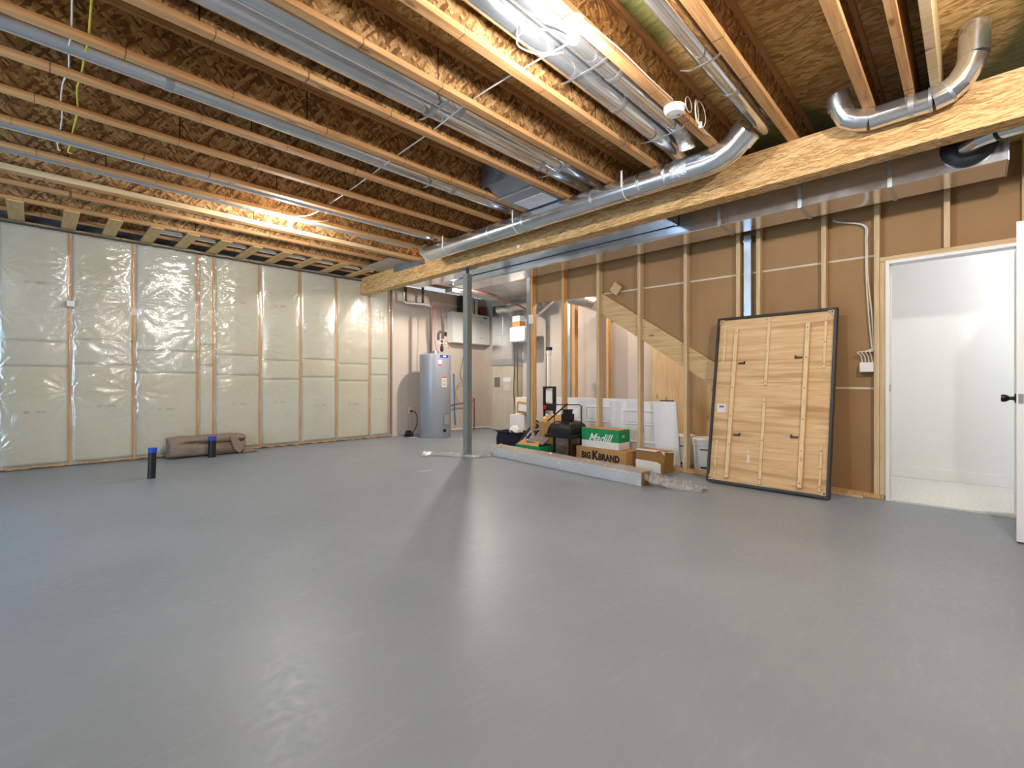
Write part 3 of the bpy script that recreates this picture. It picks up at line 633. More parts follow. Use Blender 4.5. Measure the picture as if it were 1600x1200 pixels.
# right round duct over the beam
RX = 4.01
rd = thing('stair_round_duct', 'shiny round duct crossing the beam at upper right and rising out of view', 'duct', (RX, 0.3, 2.73))
build('duct_run', MB().tube([(RX, 0.50, 2.806), (RX, 0.18, 2.806)], 0.070, 28), M_GALV, rd, sharp=22)
build('elbow_lower', MB().tube([(RX, 0.50, 2.806), (RX - 0.005, 0.57, 2.826), (RX - 0.015, 0.625, 2.86), (RX - 0.03, 0.655, 2.915), (RX - 0.04, 0.668, 2.96)], 0.071, 28), M_GALV, rd, sharp=14)
build('collar', MB().tube([(RX - 0.036, 0.662, 2.935), (RX - 0.05, 0.68, 3.02)], 0.075, 28), M_GALVD, rd)
build('elbow_upper', MB().tube([(RX, 0.18, 2.806), (RX, 0.11, 2.822), (RX - 0.005, 0.055, 2.862), (RX - 0.01, 0.015, 2.925), (RX - 0.015, -0.005, 2.99)], 0.071, 28), M_GALV, rd, sharp=14)
build('riser', MB().tube([(RX - 0.015, -0.005, 2.99), (RX - 0.02, -0.012, 3.17)], 0.074, 28), M_GALV, rd)
for p, q in (((RX, 0.27, 2.81), (RX, 0.30, 2.81)), ((RX, 0.20, 2.808), (RX, 0.185, 2.808)), ((RX - 0.002, 0.115, 2.82), (RX - 0.003, 0.10, 2.828))): build('seam_band', MB().tube([p, q], 0.0745, 28), M_TAPE, rd)
# return air panel between joists
rp = thing('return_air_panel', 'blue grey sheet metal return panel closing a joist bay, with a pale label plate', 'duct panel', (3.7, 3.22, ZJ - 0.01))
build('panel', B(3.32, 4.6, 2.985, 3.455, ZJ - 0.008, ZJ - 0.001), M_DUCTG, rp, bevel=0.001)
build('end_plate', B(3.10, 3.106, 2.985, 3.455, ZJ + 0.039, ZJ + 0.258), M_DUCTG, rp)
build('throat', MB().prism([(3.106, 2.985, ZJ + 0.25), (3.106, 2.985, ZJ + 0.10), (3.32, 2.985, ZJ - 0.001), (3.32, 2.985, ZJ + 0.02)], (0, 0.47, 0)), M_DUCTG, rp)
build('fold_lip', B(3.31, 3.325, 2.985, 3.455, ZJ - 0.014, ZJ - 0.008), M_GALV, rp)
build('label_plate', B(3.50, 3.735, 3.02, 3.40, ZJ - 0.012, ZJ - 0.008), plain('pale_grey_plate', rgb(216, 216, 220), 0.5), rp, label='pale label plate')

# trunk ducts behind the beam
td = thing('trunk_duct', 'long shiny rectangular trunk duct hung between the beam and the open studs', 'duct', (4.75, 2.8, 2.5))
build('trunk_body', B(4.57, 4.93, -0.17, 5.75, 2.50, 2.86), M_GALV, td, bevel=0.003)
for y in (0.45, 1.05, 1.72): build('drive_cleat', B(4.562, 4.938, y - 0.014, y + 0.014, 2.492, 2.868), M_GALVD, td)
build('end_cap', B(4.566, 4.934, -0.176, -0.17, 2.496, 2.862), M_GALVD, td)
rt = thing('return_duct', 'shallower rectangular duct squeezed between beam and trunk duct', 'duct', (4.42, 3.9, 2.585))
build('duct_body', B(4.275, 4.545, 2.13, 6.6, 2.60, 2.86), M_GALV, rt, bevel=0.002)
build('drive_cleat', B(4.27, 4.55, 2.12, 2.15, 2.594, 2.866), M_GALVD, rt)
bt = thing('branch_take_off', 'round branch with a dark collar leaving the right end of the trunk duct', 'duct', (4.45, -0.1, 2.53))
build('flex_collar', MB().lathe([(0.15, 0.0), (0.15, 0.02), (0.12, 0.04), (0.09, 0.05)], (4.568, 0.02, 2.66), 28, (-1, 0, 0)), M_BLACK, bt, label='black collar')
build('branch_tube', MB().tube([(4.54, 0.03, 2.635), (4.44, -0.04, 2.635), (4.40, -0.13, 2.64), (4.40, -0.9, 2.66)], 0.052, 24), M_GALV, bt, sharp=14)
build('seam_band', MB().tube([(4.41, -0.115, 2.639), (4.40, -0.135, 2.64)], 0.055, 24), M_DARKST, bt)
# wide plenum over the utility area
pl = thing('plenum_duct', 'wide bright foil covered plenum under the ceiling above the water heater', 'duct', (6.0, 6.1, 2.66))
build('plenum_body', B(5.36, 6.85, 5.35, 6.75, 2.67, 2.86), M_FOIL, pl, bevel=0.003)
build('side_branch', MB().prism([(4.57, 6.17, 2.70), (5.36, 6.17, 2.70), (5.36, 6.6, 2.70), (4.57, 6.6, 2.70)], (0, 0, 0.14)), M_GALV, pl)
build('lower_trough', B(5.10, 6.2, 6.45, 6.65, 2.60, 2.66), M_GALVD, pl)

# ------------------------------------------------------------------ lights in the room
def bulb_fixture(x, y, z, label, watts, color=NEUT, soft=0.05):
    o = thing('bare_bulb_fixture', label, 'light bulb', (x, y, z), 'bare bulbs')
    build('lampholder', MB().lathe([(0.055, 0), (0.055, 0.012), (0.04, 0.03), (0.025, 0.034)], (x, y, z), 28, (0, 0, -1)), M_WHITE, o, label='white lampholder')
    build('bulb', MB().lathe([(0.013, 0.034), (0.015, 0.05), (0.028, 0.075), (0.031, 0.092), (0.026, 0.112), (0.012, 0.122), (0.001, 0.124)], (x, y, z), 24, (0, 0, -1)), M_BULB, o, label='glowing bulb')
    point_light('bulb_light', (x, y, z - 0.175), watts, color, soft)
    return o
bulb_fixture(2.03, 5.50, ZJ - 0.001, 'glowing bare bulb on a joist near the insulated wall', 55)
bulb_fixture(1.96, 1.475, ZJ - 0.001, 'glowing bare bulb on a joist beside the shiny twin ducts, top of the view', 50)
bulb_fixture(-1.2, 1.98, ZJ - 0.001, 'bare bulb on a joist left of the camera', 12)
bulb_fixture(2.3, -0.49, ZJ - 0.001, 'added unseen bulb on a joist just right of the camera, brightening the floor', 105)  # fill bulb added out of frame to brighten the right side of the floor
bulb_fixture(0.3, 0.75, ZJ + JH - 0.002, 'added unseen bulb between two joists above the camera, brightening the subfloor', 22)  # extra bulb out of view, added only to lift the dark subfloor
bulb_fixture(5.22, 6.06, ZJ - 0.001, 'bare bulb hidden above the trunk duct end by the water heater', 120, WARM, 0.04)
bulb_fixture(5.9, 3.49, ZJ - 0.001, 'bare bulb under the stairs behind the brown board', 30, WARM)
hl = thing('hall_ceiling_light', 'round flush ceiling light in the white hall', 'ceiling light', (5.85, -0.9, 2.56))
build('shade', MB().lathe([(0.15, 0), (0.15, 0.02), (0.12, 0.05), (0.02, 0.06)], (5.85, -0.9, 2.60), 28, (0, 0, -1)), emit('lit_hall_shade', (1, 0.97, 0.92, 1), 12), hl)
point_light('hall_light', (5.60, -1.0, 2.42), 25, (0.96, 0.98, 1.0), 0.1)

# ------------------------------------------------------------------ smoke detector, cables
sd = thing('smoke_detector', 'white round smoke detector with coiled white cable on a joist', 'smoke detector', (3.06, 1.45, ZJ))
build('detector_base', MB().lathe([(0.072, 0), (0.072, 0.014), (0.066, 0.016)], (3.06, 1.45, ZJ - 0.001), 32, (0, 0, -1)), M_WHITE, sd)
build('detector_cap', MB().lathe([(0.066, 0.016), (0.064, 0.034), (0.056, 0.046), (0.01, 0.048)], (3.06, 1.45, ZJ - 0.001), 32, (0, 0, -1)), M_WHITE, sd)
build('test_button', MB().lathe([(0.012, 0), (0.01, 0.004)], (3.08, 1.43, ZJ - 0.048), 16, (0, 0, -1)), M_GREYC, sd)
ring = lambda cx, cy, cz, r, tx, n=22: [(cx + r * math.cos(2 * pi * k / n), cy + tx * math.cos(2 * pi * k / n), cz + r * math.sin(2 * pi * k / n)) for k in range(n)]
cc = thing('cable_coil', 'coil of white cable hanging beside the smoke detector', 'cable', (3.30, 1.40, 2.82))
build('loop', MB().tube(ring(3.31, 1.375, 2.905, 0.085, 0.0), 0.004, 8, closed=True), M_CABLEW, cc)
build('loop', MB().tube(ring(3.27, 1.385, 2.91, 0.075, 0.02), 0.004, 8, closed=True), M_CABLEW, cc)
build('loop', MB().tube(ring(3.17, 1.40, 2.925, 0.05, 0.0), 0.0035, 8, closed=True), M_CABLEW, cc)
build('tie', B(3.30, 3.315, 1.365, 1.385, 2.805, 2.85), M_WHITE, cc)
build('tail', MB().tube(spline([(3.31, 1.375, 2.82), (3.42, 1.40, 2.85), (3.55, 1.425, 2.875), (3.66, 1.436, 2.90)]), 0.004, 8), M_CABLEW, cc)
build('long_cable', MB().tube(spline([(2.13, 1.60, 2.928), (2.10, 1.90, 2.924), (2.09, 2.40, 2.928), (2.13, 2.95, 2.923), (2.16, 3.5, 2.928), (2.20, 4.2, 2.924), (2.23, 4.9, 2.927), (2.22, 5.35, 2.92), (2.12, 5.46, 2.90), (2.05, 5.47, 2.885)]), 0.005, 8), M_CABLEW, None, 'long white cable crossing under the ceiling joists to the far bulb', 'cable')
build('loop_cable', MB().tube(spline([(2.13, 1.60, 2.93), (1.95, 1.62, 2.90), (1.86, 1.75, 2.905), (1.93, 1.84, 2.915), (2.08, 1.80, 2.92), (2.16, 1.70, 2.925)]), 0.0045, 8), M_CABLEW, None, 'white cable looped under the ducts near the near bulb', 'cable')
for x0, mt, lab in ((0.14, M_CABLEW, 'thin white wire hanging across the left joists'), (0.21, M_CABLEY, 'yellow wire hanging across the left joists')):
    random.seed(int(x0 * 100))
    pts = [(x0 - 0.02, 2.5, 2.935)] + [(x0 + random.uniform(-0.012, 0.015), y, 2.93 + (-0.008 if k % 2 else 0.006)) for k, y in enumerate((3.0, 3.5, 3.72, 3.955, 4.2, 4.46, 4.7, 4.96, 5.2, 5.36))]
    pts.append((x0 + 0.02, 5.44, 2.945))
    build('hanging_wire', MB().tube(spline(pts), 0.0055 if mt is M_CABLEY else 0.0045, 8), mt, None, lab, 'wire')
build('bulb_cable', MB().tube(spline([(2.45, 5.45, 2.93), (2.35, 5.42, 2.89), (2.22, 5.44, 2.87), (2.10, 5.48, 2.872)]), 0.005, 8), M_CABLEW, None, 'short white cable curling to the far bulb', 'cable')
build('joist_cable', MB().tube(spline([(1.9, 1.44, 2.87), (2.3, 1.436, 2.905), (2.7, 1.436, 2.90), (3.0, 1.436, 2.905)]), 0.004, 8), M_CABLEW, None, 'thin white cable stapled along the joist from the near bulb to the smoke detector', 'cable')

# ------------------------------------------------------------------ utility corner
HX, HY, HR = 5.295, 7.21, 0.29
wh = thing('water_heater', 'tall grey cylindrical water heater standing against the pale drywall', 'water heater', (HX, HY, 0))
build('tank', MB().lathe([(HR - 0.01, 0.0), (HR, 0.02), (HR, 1.50), (HR - 0.004, 1.53), (HR - 0.03, 1.545), (0.05, 1.555)], (HX, HY, 0), 56), M_TANK, wh)
def on_tank(name, a0, a1, z0, z1, mat, lab=None, par=None, dr=0.002):
    mb = MB(); n = 8
    vs = []
    for k in range(n + 1):
        a = a0 + (a1 - a0) * k / n
        for z in (z0, z1): vs.append((HX + (HR + dr) * math.cos(a), HY + (HR + dr) * math.sin(a), z))
    mb.add(vs, [(2 * k, 2 * k + 2, 2 * k + 3, 2 * k + 1) for k in range(n)])
    return build(name, mb, mat, par or wh, label=lab)
AC = math.atan2(-HY, -HX)
on_tank('brand_band', AC + 0.30, AC + 0.95, 1.47, 1.52, M_BLUE, 'blue band')
on_tank('band_mark', AC + 0.50, AC + 0.75, 1.482, 1.51, M_WHITE, 'white mark', dr=0.003)
on_tank('warning_label', AC + 0.18, AC + 0.42, 1.32, 1.43, M_WHITEP, 'white and red label')
on_tank('label_bar', AC + 0.19, AC + 0.41, 1.325, 1.35, M_RED, 'red bar', dr=0.003)
on_tank('rating_label', AC + 0.42, AC + 0.80, 0.93, 1.12, M_WHITEP, 'white rating label')
on_tank('label_bar', AC + 0.43, AC + 0.79, 1.10, 1.12, M_RED, 'red bar', dr=0.003)
for k in range(6): on_tank('print_line', AC + 0.46, AC + 0.76, 0.955 + k * 0.022, 0.963 + k * 0.022, M_FADE, None, None, 0.003)
on_tank('gas_valve_plate', AC + 0.55, AC + 1.0, 0.25, 0.42, M_TANK, None, None, 0.02)
bx, by = HX + HR * math.cos(AC + 0.55), HY + HR * math.sin(AC + 0.55)
build('drain_valve', MB().lathe([(0.018, 0), (0.018, 0.03), (0.028, 0.032), (0.028, 0.045)], (bx, by, 0.14), 16, (math.cos(AC + 0.55), math.sin(AC + 0.55), 0)), M_DARKST, wh, label='dark drain valve')
build('vent_hood', MB().lathe([(0.06, 0), (0.05, 0.05), (0.045, 0.06)], (HX, HY, 1.553), 24), M_GALVD, wh)
# pipes above the heater
pA = thing('insulated_pipe', 'dark foam wrapped pipe dropping to the left of the heater top', 'pipe', (5.19, 7.2, 1.56), 'pipes above the water heater')
build('foam_sleeve', MB().tube([(5.19, 7.2, 1.57), (5.19, 7.2, 2.40)], 0.025, 14), M_INSUL, pA)
build('bare_end', MB().tube([(5.19, 7.2, 2.40), (5.19, 7.2, 2.56)], 0.012, 12), M_COPPER, pA)
pB = thing('insulated_pipe', 'dark foam wrapped pipe with a valve dropping to the right of the heater top', 'pipe', (5.46, 7.2, 1.56), 'pipes above the water heater')
build('foam_sleeve', MB().tube(spline([(5.46, 7.2, 1.85), (5.47, 7.2, 2.05), (5.45, 7.2, 2.25), (5.45, 7.2, 2.42)], 5), 0.027, 14), M_INSUL, pB)
build('side_arm', MB().tube([(5.45, 7.2, 1.98), (5.40, 7.2, 1.98), (5.36, 7.2, 1.93), (5.36, 7.2, 1.82)], 0.026, 14), M_INSUL, pB)
build('mixing_valve', MB().lathe([(0.02, 0), (0.032, 0.03), (0.032, 0.09), (0.018, 0.12), (0.018, 0.22)], (5.44, 7.2, 1.60), 16), M_DARKST, pB)
build('valve_handle', B(5.50, 5.54, 7.18, 7.20, 1.90, 1.98), M_BLACK, pB)
build('tee', MB().tube([(5.36, 7.2, 1.76), (5.54, 7.2, 1.76)], 0.016, 12), M_WHITE, pB)
build('red_wire', MB().tube(spline([(5.31, 7.25, 2.50), (5.31, 7.25, 2.2), (5.30, 7.24, 2.05), (5.29, 7.22, 1.8), (5.33, 7.20, 1.60)]), 0.005, 8), M_RED, None, 'thin red wire dropping above the water heater', 'wire')
build('red_loop_wire', MB().tube(spline([(5.47, 7.17, 1.72), (5.50, 7.16, 1.80), (5.55, 7.16, 1.79), (5.56, 7.16, 1.66)]), 0.004, 8), M_RED, None, 'short red wire looping from the heater valve', 'wire')
pv = thing('plastic_vent_pipe', 'white plastic pipe running to the dark pipe above the heater', 'pipe', (5.0, 7.45, 2.45))
build('pipe_run', MB().tube([(4.90, 7.66, 2.72), (4.90, 7.66, 2.56), (4.92, 7.62, 2.52), (5.19, 7.25, 2.47)], 0.020, 14), M_WHITE, pv)
build('elbow', MB().tube([(5.15, 7.31, 2.472), (5.19, 7.25, 2.47), (5.19, 7.22, 2.43)], 0.027, 14), M_WHITE, pv)
build('grey_vent_pipe', MB().tube([(5.03, 7.80, 2.86), (5.03, 7.80, 2.56), (5.30, 7.62, 2.54), (5.30, 7.62, 2.86)], 0.024, 16), M_INSUL, None, 'dark grey pipe looping under the plenum at the wall', 'pipe')
# outlet and cord
ol = thing('wall_outlet', 'white wall outlet with a black plug left of the water heater', 'outlet', (5.17, 7.85, 0.42))
build('outlet_plate', B(5.13, 5.20, 7.848, 7.858, 0.42, 0.535), M_WHITE, ol, bevel=0.003)
build('socket', B(5.15, 5.18, 7.845, 7.848, 0.485, 0.52), M_WHITEP, ol)
cdt = thing('power_cord', 'black power cord tangled on the floor beside the water heater', 'cord', (4.98, 7.55, 0))
build('plug', B(5.15, 5.185, 7.80, 7.845, 0.44, 0.475), M_BLACK, cdt, bevel=0.004)
build('lead', MB().tube(spline([(5.168, 7.80, 0.457), (5.18, 7.72, 0.45), (5.19, 7.66, 0.36), (5.18, 7.64, 0.22), (5.08, 7.60, 0.09), (4.99, 7.56, 0.03), (4.92, 7.53, 0.012)]), 0.008, 8), M_BLACK, cdt)
random.seed(5)
build('lead_coil', MB().tube(spline([(4.93 + random.uniform(-0.07, 0.09), 7.53 + random.uniform(-0.06, 0.07), 0.014 + random.uniform(0, 0.09)) for k in range(22)], 5), 0.008, 8), M_BLACK, cdt)
build('adapter', B(4.87, 4.95, 7.50, 7.56, 0.03, 0.12), M_BLACK, cdt, bevel=0.006)
build('white_wire', MB().tube(spline([(5.17, 7.845, 0.42), (5.165, 7.84, 0.2), (5.16, 7.83, 0.02)]), 0.004, 8), M_CABLEW, None, 'thin white wire running down the wall below the outlet', 'wire')
build('paper_scrap', B(4.85, 5.0, 7.36, 7.43, 0.0005, 0.002), M_WHITEP, None, 'small pale scrap on the floor by the power cord', 'scrap')
# blue tube, hose bib
build('blue_water_tube', MB().tube(spline([(6.24, 7.84, 1.20), (6.25, 7.84, 0.8), (6.26, 7.84, 0.4), (6.28, 7.835, 0.12)]), 0.014, 10), M_BLUET, None, 'blue plastic tube hanging on the wall right of the heater', 'tube')
hb = thing('drain_line', 'brown copper drain line standing by the utility wall', 'pipe', (6.70, 7.74, 0))
build('riser', MB().tube([(6.72, 7.74, 0.01), (6.72, 7.74, 0.68)], 0.014, 10), M_COPPER, hb)
build('arm', MB().tube([(5.98, 7.78, 0.52), (6.3, 7.78, 0.56), (6.68, 7.74, 0.62)], 0.012, 10), M_COPPER, hb)
build('hose_loop', MB().tube(spline([(6.68, 7.74, 0.66), (6.55, 7.77, 0.95), (6.35, 7.80, 1.0), (6.25, 7.80, 0.8), (6.35, 7.79, 0.6)]), 0.006, 8), M_CARD, hb)
build('wire_loop', MB().tube(spline([(6.5, 7.80, 1.75), (6.42, 7.81, 1.35), (6.38, 7.80, 1.2), (6.45, 7.8, 1.05), (6.52, 7.8, 1.1)]), 0.005, 8), M_INSUL, hb)
build('condensate_pipe', MB().tube([(6.05, 7.83, 0.02), (7.10, 7.83, 0.02), (7.10, 7.34, 0.02)], 0.018, 12), M_WHITE, None, 'thin white condensate pipe lying along the utility floor edge', 'pipe')
# HRV
hv = thing('ventilator_cabinet', 'white square ventilator cabinet hung high on the utility wall', 'ventilator', (6.59, 7.75, 1.85))
build('cabinet', B(6.07, 7.11, 7.66, 7.85, 1.85, 2.49), M_HRV, hv, bevel=0.006)
for x in (6.54, 6.86):
    for z in (1.99, 2.33): build('screw', MB().lathe([(0.012, 0), (0.01, 0.004)], (x, 7.66, z), 12, (0, -1, 0)), M_DARKST, hv)
build('name_plate', B(6.92, 7.03, 7.657, 7.66, 2.42, 2.44), M_DARKST, hv)
build('rating_label', B(6.82, 6.95, 7.657, 7.66, 1.88, 1.95), M_WHITEP, hv)
for x, r, mt, lab in ((6.36, 0.085, M_BLACK, 'black flexible hose'), (6.66, 0.06, M_FOIL, 'bright foil hose'), (6.79, 0.045, M_FOIL, 'thin foil hose')):
    path = [(x, 7.755, 2.49 + k * 0.024) for k in range(16)]
    build('flex_hose', MB().tube(path, [r * (1.0 if k % 2 else 0.9) for k in range(16)], 20), mt, hv, label=lab)
build('damper_motor', MB().lathe([(0.10, 0), (0.10, 0.08), (0.07, 0.10)], (6.96, 7.80, 2.60), 24, (0, -1, 0)), plain('dull_red_plastic', rgb(122, 52, 52), 0.6), None, 'round dull red housing above the white ventilator cabinet', 'damper')
# furnace
fu = thing('furnace', 'tall beige furnace cabinet with silver plenum at the back of the utility corner', 'furnace', (7.0, 7.0, 0))
build('cabinet', B(6.86, 7.13, 6.70, 7.31, 0.02, 1.40), M_FURN, fu, bevel=0.006)
for y in (6.86, 7.0, 7.2): build('panel_seam', B(6.856, 6.86, y - 0.004, y + 0.004, 0.05, 1.36), M_FURN, fu)
build('top_band', B(6.83, 7.13, 6.68, 7.33, 1.38, 1.50), M_GALVD, fu)
build('plenum', B(6.86, 7.13, 6.70, 7.31, 1.50, 2.64), M_GALV, fu, bevel=0.004)
build('plenum_corner', MB().box(6.85, 6.86, 6.70, 6.74, 1.5, 2.64).box(6.85, 6.86, 7.0, 7.012, 1.5, 2.64), M_GALVD, fu)
build('crease', B(6.852, 6.86, 6.85, 7.2, 2.0, 2.006), M_GALVD, fu)
build('grey_plate', B(6.854, 6.86, 7.08, 7.24, 0.92, 1.13), M_GREYC, fu, label='grey plate')
build('white_label', B(6.852, 6.86, 6.76, 6.98, 1.03, 1.12), M_WHITEP, fu, label='white label')
build('instruction_sheet', B(6.854, 6.86, 6.78, 6.96, 0.84, 1.02), M_GYP, fu)
hm = thing('humidifier', 'white box with cables mounted beside the furnace plenum', 'humidifier', (6.65, 6.3, 1.8))
build('body', B(6.55, 6.80, 6.10, 6.50, 1.80, 2.10), M_WHITE, hm, bevel=0.03)
build('bracket', B(6.80, 6.90, 6.30, 6.699, 1.85, 2.05), M_GALVD, hm)
build('brown_box', B(6.62, 6.78, 6.28, 6.48, 2.10, 2.21), M_CARD, hm)
build('cap', B(6.62, 6.78, 6.28, 6.48, 2.21, 2.32), M_WHITEP, hm)
for k in range(2): build('cable', MB().tube(spline([(6.6, 6.40 - 0.08 * k, 1.80), (6.6, 6.40 - 0.08 * k, 1.3), (6.62, 6.44 - 0.11 * k, 0.8), (6.66, 6.40 - 0.1 * k, 0.3)]), 0.008, 8), M_INSUL, hm)
build('stack_pipe', MB().tube([(6.75, 6.02, 0.0), (6.75, 6.02, 2.7)], 0.045, 16), M_BLACK, None, 'black plumbing stack pipe behind the grey end post', 'pipe')
build('gas_line', MB().tube(spline([(4.98, 6.30, 2.68), (5.38, 6.30, 2.640), (5.8, 6.25, 2.60), (6.3, 6.2, 2.52), (6.62, 6.1, 2.42), (6.7, 6.0, 2.3)]), 0.016, 12), M_COPPER, None, 'reddish brown gas line sloping under the plenum', 'pipe')
fx = [(6.9 + 0.0, 7.3 - k * 0.03, 2.50) for k in range(50)]
build('foil_flex_duct', MB().tube([(6.68, 6.95 - k * 0.025, 2.50 + 0.01 * math.sin(k * 0.3)) for k in range(46)], [0.075 if k % 2 else 0.068 for k in range(46)], 20), M_FOIL, None, 'ribbed foil flexible duct above the white humidifier', 'duct')
build('white_control_cable', MB().tube(spline([(6.28, 7.74, 2.62), (6.12, 7.74, 2.60), (5.98, 7.76, 2.47), (5.92, 7.848, 2.34)]), 0.006, 8), M_CABLEW, None, 'white cable drooping beside the ventilator cabinet', 'cable')
# seen between the open studs
vp = thing('white_standpipe', 'white plastic standpipe behind the left open studs', 'pipe', (6.2, 5.3, 1.05))
build('pipe', MB().tube([(6.0, 5.02, 0.95), (6.0, 5.02, 1.55)], 0.035, 14), M_WHITE, vp)
build('coupling', MB().tube([(6.0, 5.02, 1.48), (6.0, 5.02, 1.55)], 0.042, 14), M_WHITE, vp)
build('cap', MB().tube([(6.0, 5.02, 1.55), (6.0, 5.02, 1.60)], 0.055, 14), M_BLACK, vp)
wb_ = thing('washer_box', 'black framed box with red valve under the white standpipe', 'valve box', (6.0, 5.0, 0.7))
build('frame', MB().box(5.98, 6.04, 4.90, 4.93, 0.55, 0.95).box(5.98, 6.04, 5.11, 5.14, 0.55, 0.95).box(5.98, 6.04, 4.93, 5.11, 0.92, 0.95).box(5.98, 6.04, 4.93, 5.11, 0.55, 0.66), M_BLACK, wb_)
build('card', B(6.0, 6.02, 4.95, 5.09, 0.68, 0.90), M_WHITEP, wb_)
build('red_valve', MB().lathe([(0.03, 0), (0.03, 0.04)], (5.98, 5.08, 0.60), 14, (-1, 0, 0)), M_RED, wb_)
build('leg', B(5.99, 6.02, 4.90, 4.93, 0.0, 0.55), M_BLACK, wb_)
build('leg', B(5.99, 6.02, 5.11, 5.14, 0.0, 0.55), M_BLACK, wb_)
build('dark_conduit', MB().tube([(6.42, 5.0, 0.0), (6.42, 5.0, 2.6)], 0.022, 12), M_BLACK, None, 'thin black conduit on the wall between the two left studs', 'pipe')
build('insulated_duct_elbow', MB().tube(spline([(5.9, 4.5, 2.35), (5.95, 4.3, 2.30), (6.15, 4.15, 2.22), (6.495, 4.05, 2.18)], 6), 0.11, 20), M_FOIL, None, 'foil wrapped duct end below the brown board between studs', 'duct')
build('hanger_strap', B(6.0, 6.02, 4.20, 4.205, 2.25, ZJ + 0.0), M_GALVD, None, 'thin strap holding the foil wrapped duct end', 'strap')
build('diagonal_brace', MB().obox((5.2098, 4.60, 1.96), (0.26, -0.12, 0.26), (0.03, 0.06, 0), (0, 0, 0.03)), M_GALVD, None, 'short grey diagonal bracket behind the left end stud', 'bracket')

# ------------------------------------------------------------------ things stored by the stud wall
# long wrapped panel on the floor
A0 = Vector((4.125, 2.30, 0)); A1 = Vector((4.44, 4.76, 0)); ax = (A1 - A0).normalized(); ay = Vector((ax.y, -ax.x, 0)); Lp = (A1 - A0).length
def LP(a, b_, z): return A0 + ax * a + ay * b_ + Vector((0, 0, z))
wp = thing('wrapped_board', 'long white board wrapped in clear film lying on the floor in front of the boxes', 'board', LP(Lp / 2, 0.08, 0))
mb = MB().obox(LP(0, 0, 0.0), ax * Lp, ay * 0.16, (0, 0, 0.125)); build('board', mb, M_WHITEP, wp, bevel=0.006)
build('card_edge', MB().obox(LP(-0.003, 0.012, 0.1255), ax * (Lp + 0.006), ay * 0.14, (0, 0, 0.004)), M_CARD, wp, label='tan card edge')
build('end_card', MB().obox(LP(-0.006, 0.005, 0.0), ax * 0.006, ay * 0.15, (0, 0, 0.125)), M_CARDD, wp)
def wrapfn(u, v_):
    a = -0.02 + (Lp + 0.04) * u; s = v_ * 0.52
    if s < 0.145: b_, z = -0.006, s
    elif s < 0.33: b_, z = -0.006 + (s - 0.145), 0.14
    else: b_, z = 0.175, max(0.004, 0.14 - (s - 0.33))
    k = 0.012 * nz(a * 20, s * 24, 1) + 0.013 * nz(a * 46, s * 50, 2)
    return LP(a, b_ - abs(k) * (1 if s < 0.145 else 0), max(0.003, z + abs(k) * (1 if s >= 0.145 else 0)))
build('film_wrap', MB().grid(wrapfn, 320, 60), M_WRAP, wp, sharp=180, label='crinkled clear film')
def scrap(name, path, wid, h, label, seed):
    P = spline(path, 14); n = len(P) - 1; m = 16
    def fn(u, v_):
        i = min(n - 1, int(u * n)); p = P[i].lerp(P[i + 1], u * n - i); dd = (P[i + 1] - P[i]).normalized(); sd_ = Vector((-dd.y, dd.x, 0))
        e = math.sin(pi * v_) ** 0.5; q = (v_ - 0.5) * wid * (0.6 + 0.5 * nz(u * 7, seed))
        z = 0.004 + h * (0.6 + 0.5 * nz(u * 5, seed + 4)) * e * (0.55 + 0.7 * nz(u * 22, v_ * 6, seed)) 
        return p + sd_ * (q + 0.03 * nz(u * 30, v_ * 8, seed + 2)) + Vector((0, 0, max(0.003, p.z + z + 0.02 * nz(u * 40, v_ * 9, seed + 7))))
    return build(name, MB().grid(fn, 120, m), M_WRAP, None, label, 'plastic film', sharp=180)
scrap('film_scrap', [(3.72, 5.42, 0), (3.98, 5.22, 0), (4.14, 4.82, 0), (4.32, 4.78, 0), (4.44, 4.78, 0)], 0.20, 0.09, 'flat strip of crumpled clear film at the foot of the steel column', 1)
scrap('film_scrap', [(4.24, 2.29, 0.03), (4.25, 2.20, 0.02), (4.30, 2.06, 0), (4.33, 1.92, 0), (4.34, 1.76, 0)], 0.30, 0.16, 'twist of crumpled clear film trailing from the right end of the wrapped board', 2)
# branded carton and green box
K0 = Vector((4.80, 2.86, 0)); kx = Vector((0.10, 0.99, 0)).normalized(); ky = Vector((kx.y, -kx.x, 0))
def KP(a, b_, z, o=K0): return o + kx * a + ky * b_ + Vector((0, 0, z))
bk = thing('brown_carton', 'brown cardboard carton printed BIG K BRAND under the green and white box', 'carton', KP(0.38, 0.12, 0))
KH, KL, KD = 0.205, 0.77, 0.27
mb = MB().obox(KP(0, 0, 0), kx * KL, ky * KD, (0, 0, 0.004))
mb.obox(KP(0, 0, 0), kx * KL, ky * 0.005, (0, 0, KH)).obox(KP(0, KD - 0.005, 0), kx * KL, ky * 0.005, (0, 0, KH)).obox(KP(0, 0.005, 0), kx * 0.005, ky * (KD - 0.01), (0, 0, KH)).obox(KP(KL - 0.005, 0.005, 0), kx * 0.005, ky * (KD - 0.01), (0, 0, KH))
build('carton_body', mb, M_CARD, bk)
build('flap', MB().obox(KP(0.0, 0.006, KH - 0.004), kx * KL, ky * 0.125, (0, 0, 0.003)), M_CARD, bk)
build('flap', MB().obox(KP(0.0, 0.134, KH - 0.004), kx * KL, ky * 0.13, (0, 0, 0.003)), M_CARD, bk)
build('printed_words', text_mb('BIG', 0.108, KP(0.605, -0.0012, 0.10), -kx, (0, 0, 1), bold=0.0055, sx=0.86, space=1.06), M_INK, bk, label='black bold print reading BIG')
build('printed_words', text_mb('K', 0.146, KP(0.462, -0.0012, 0.110), -kx, (0, 0, 1), bold=0.007, sx=1.0), M_INK, bk, label='black bold print reading K')
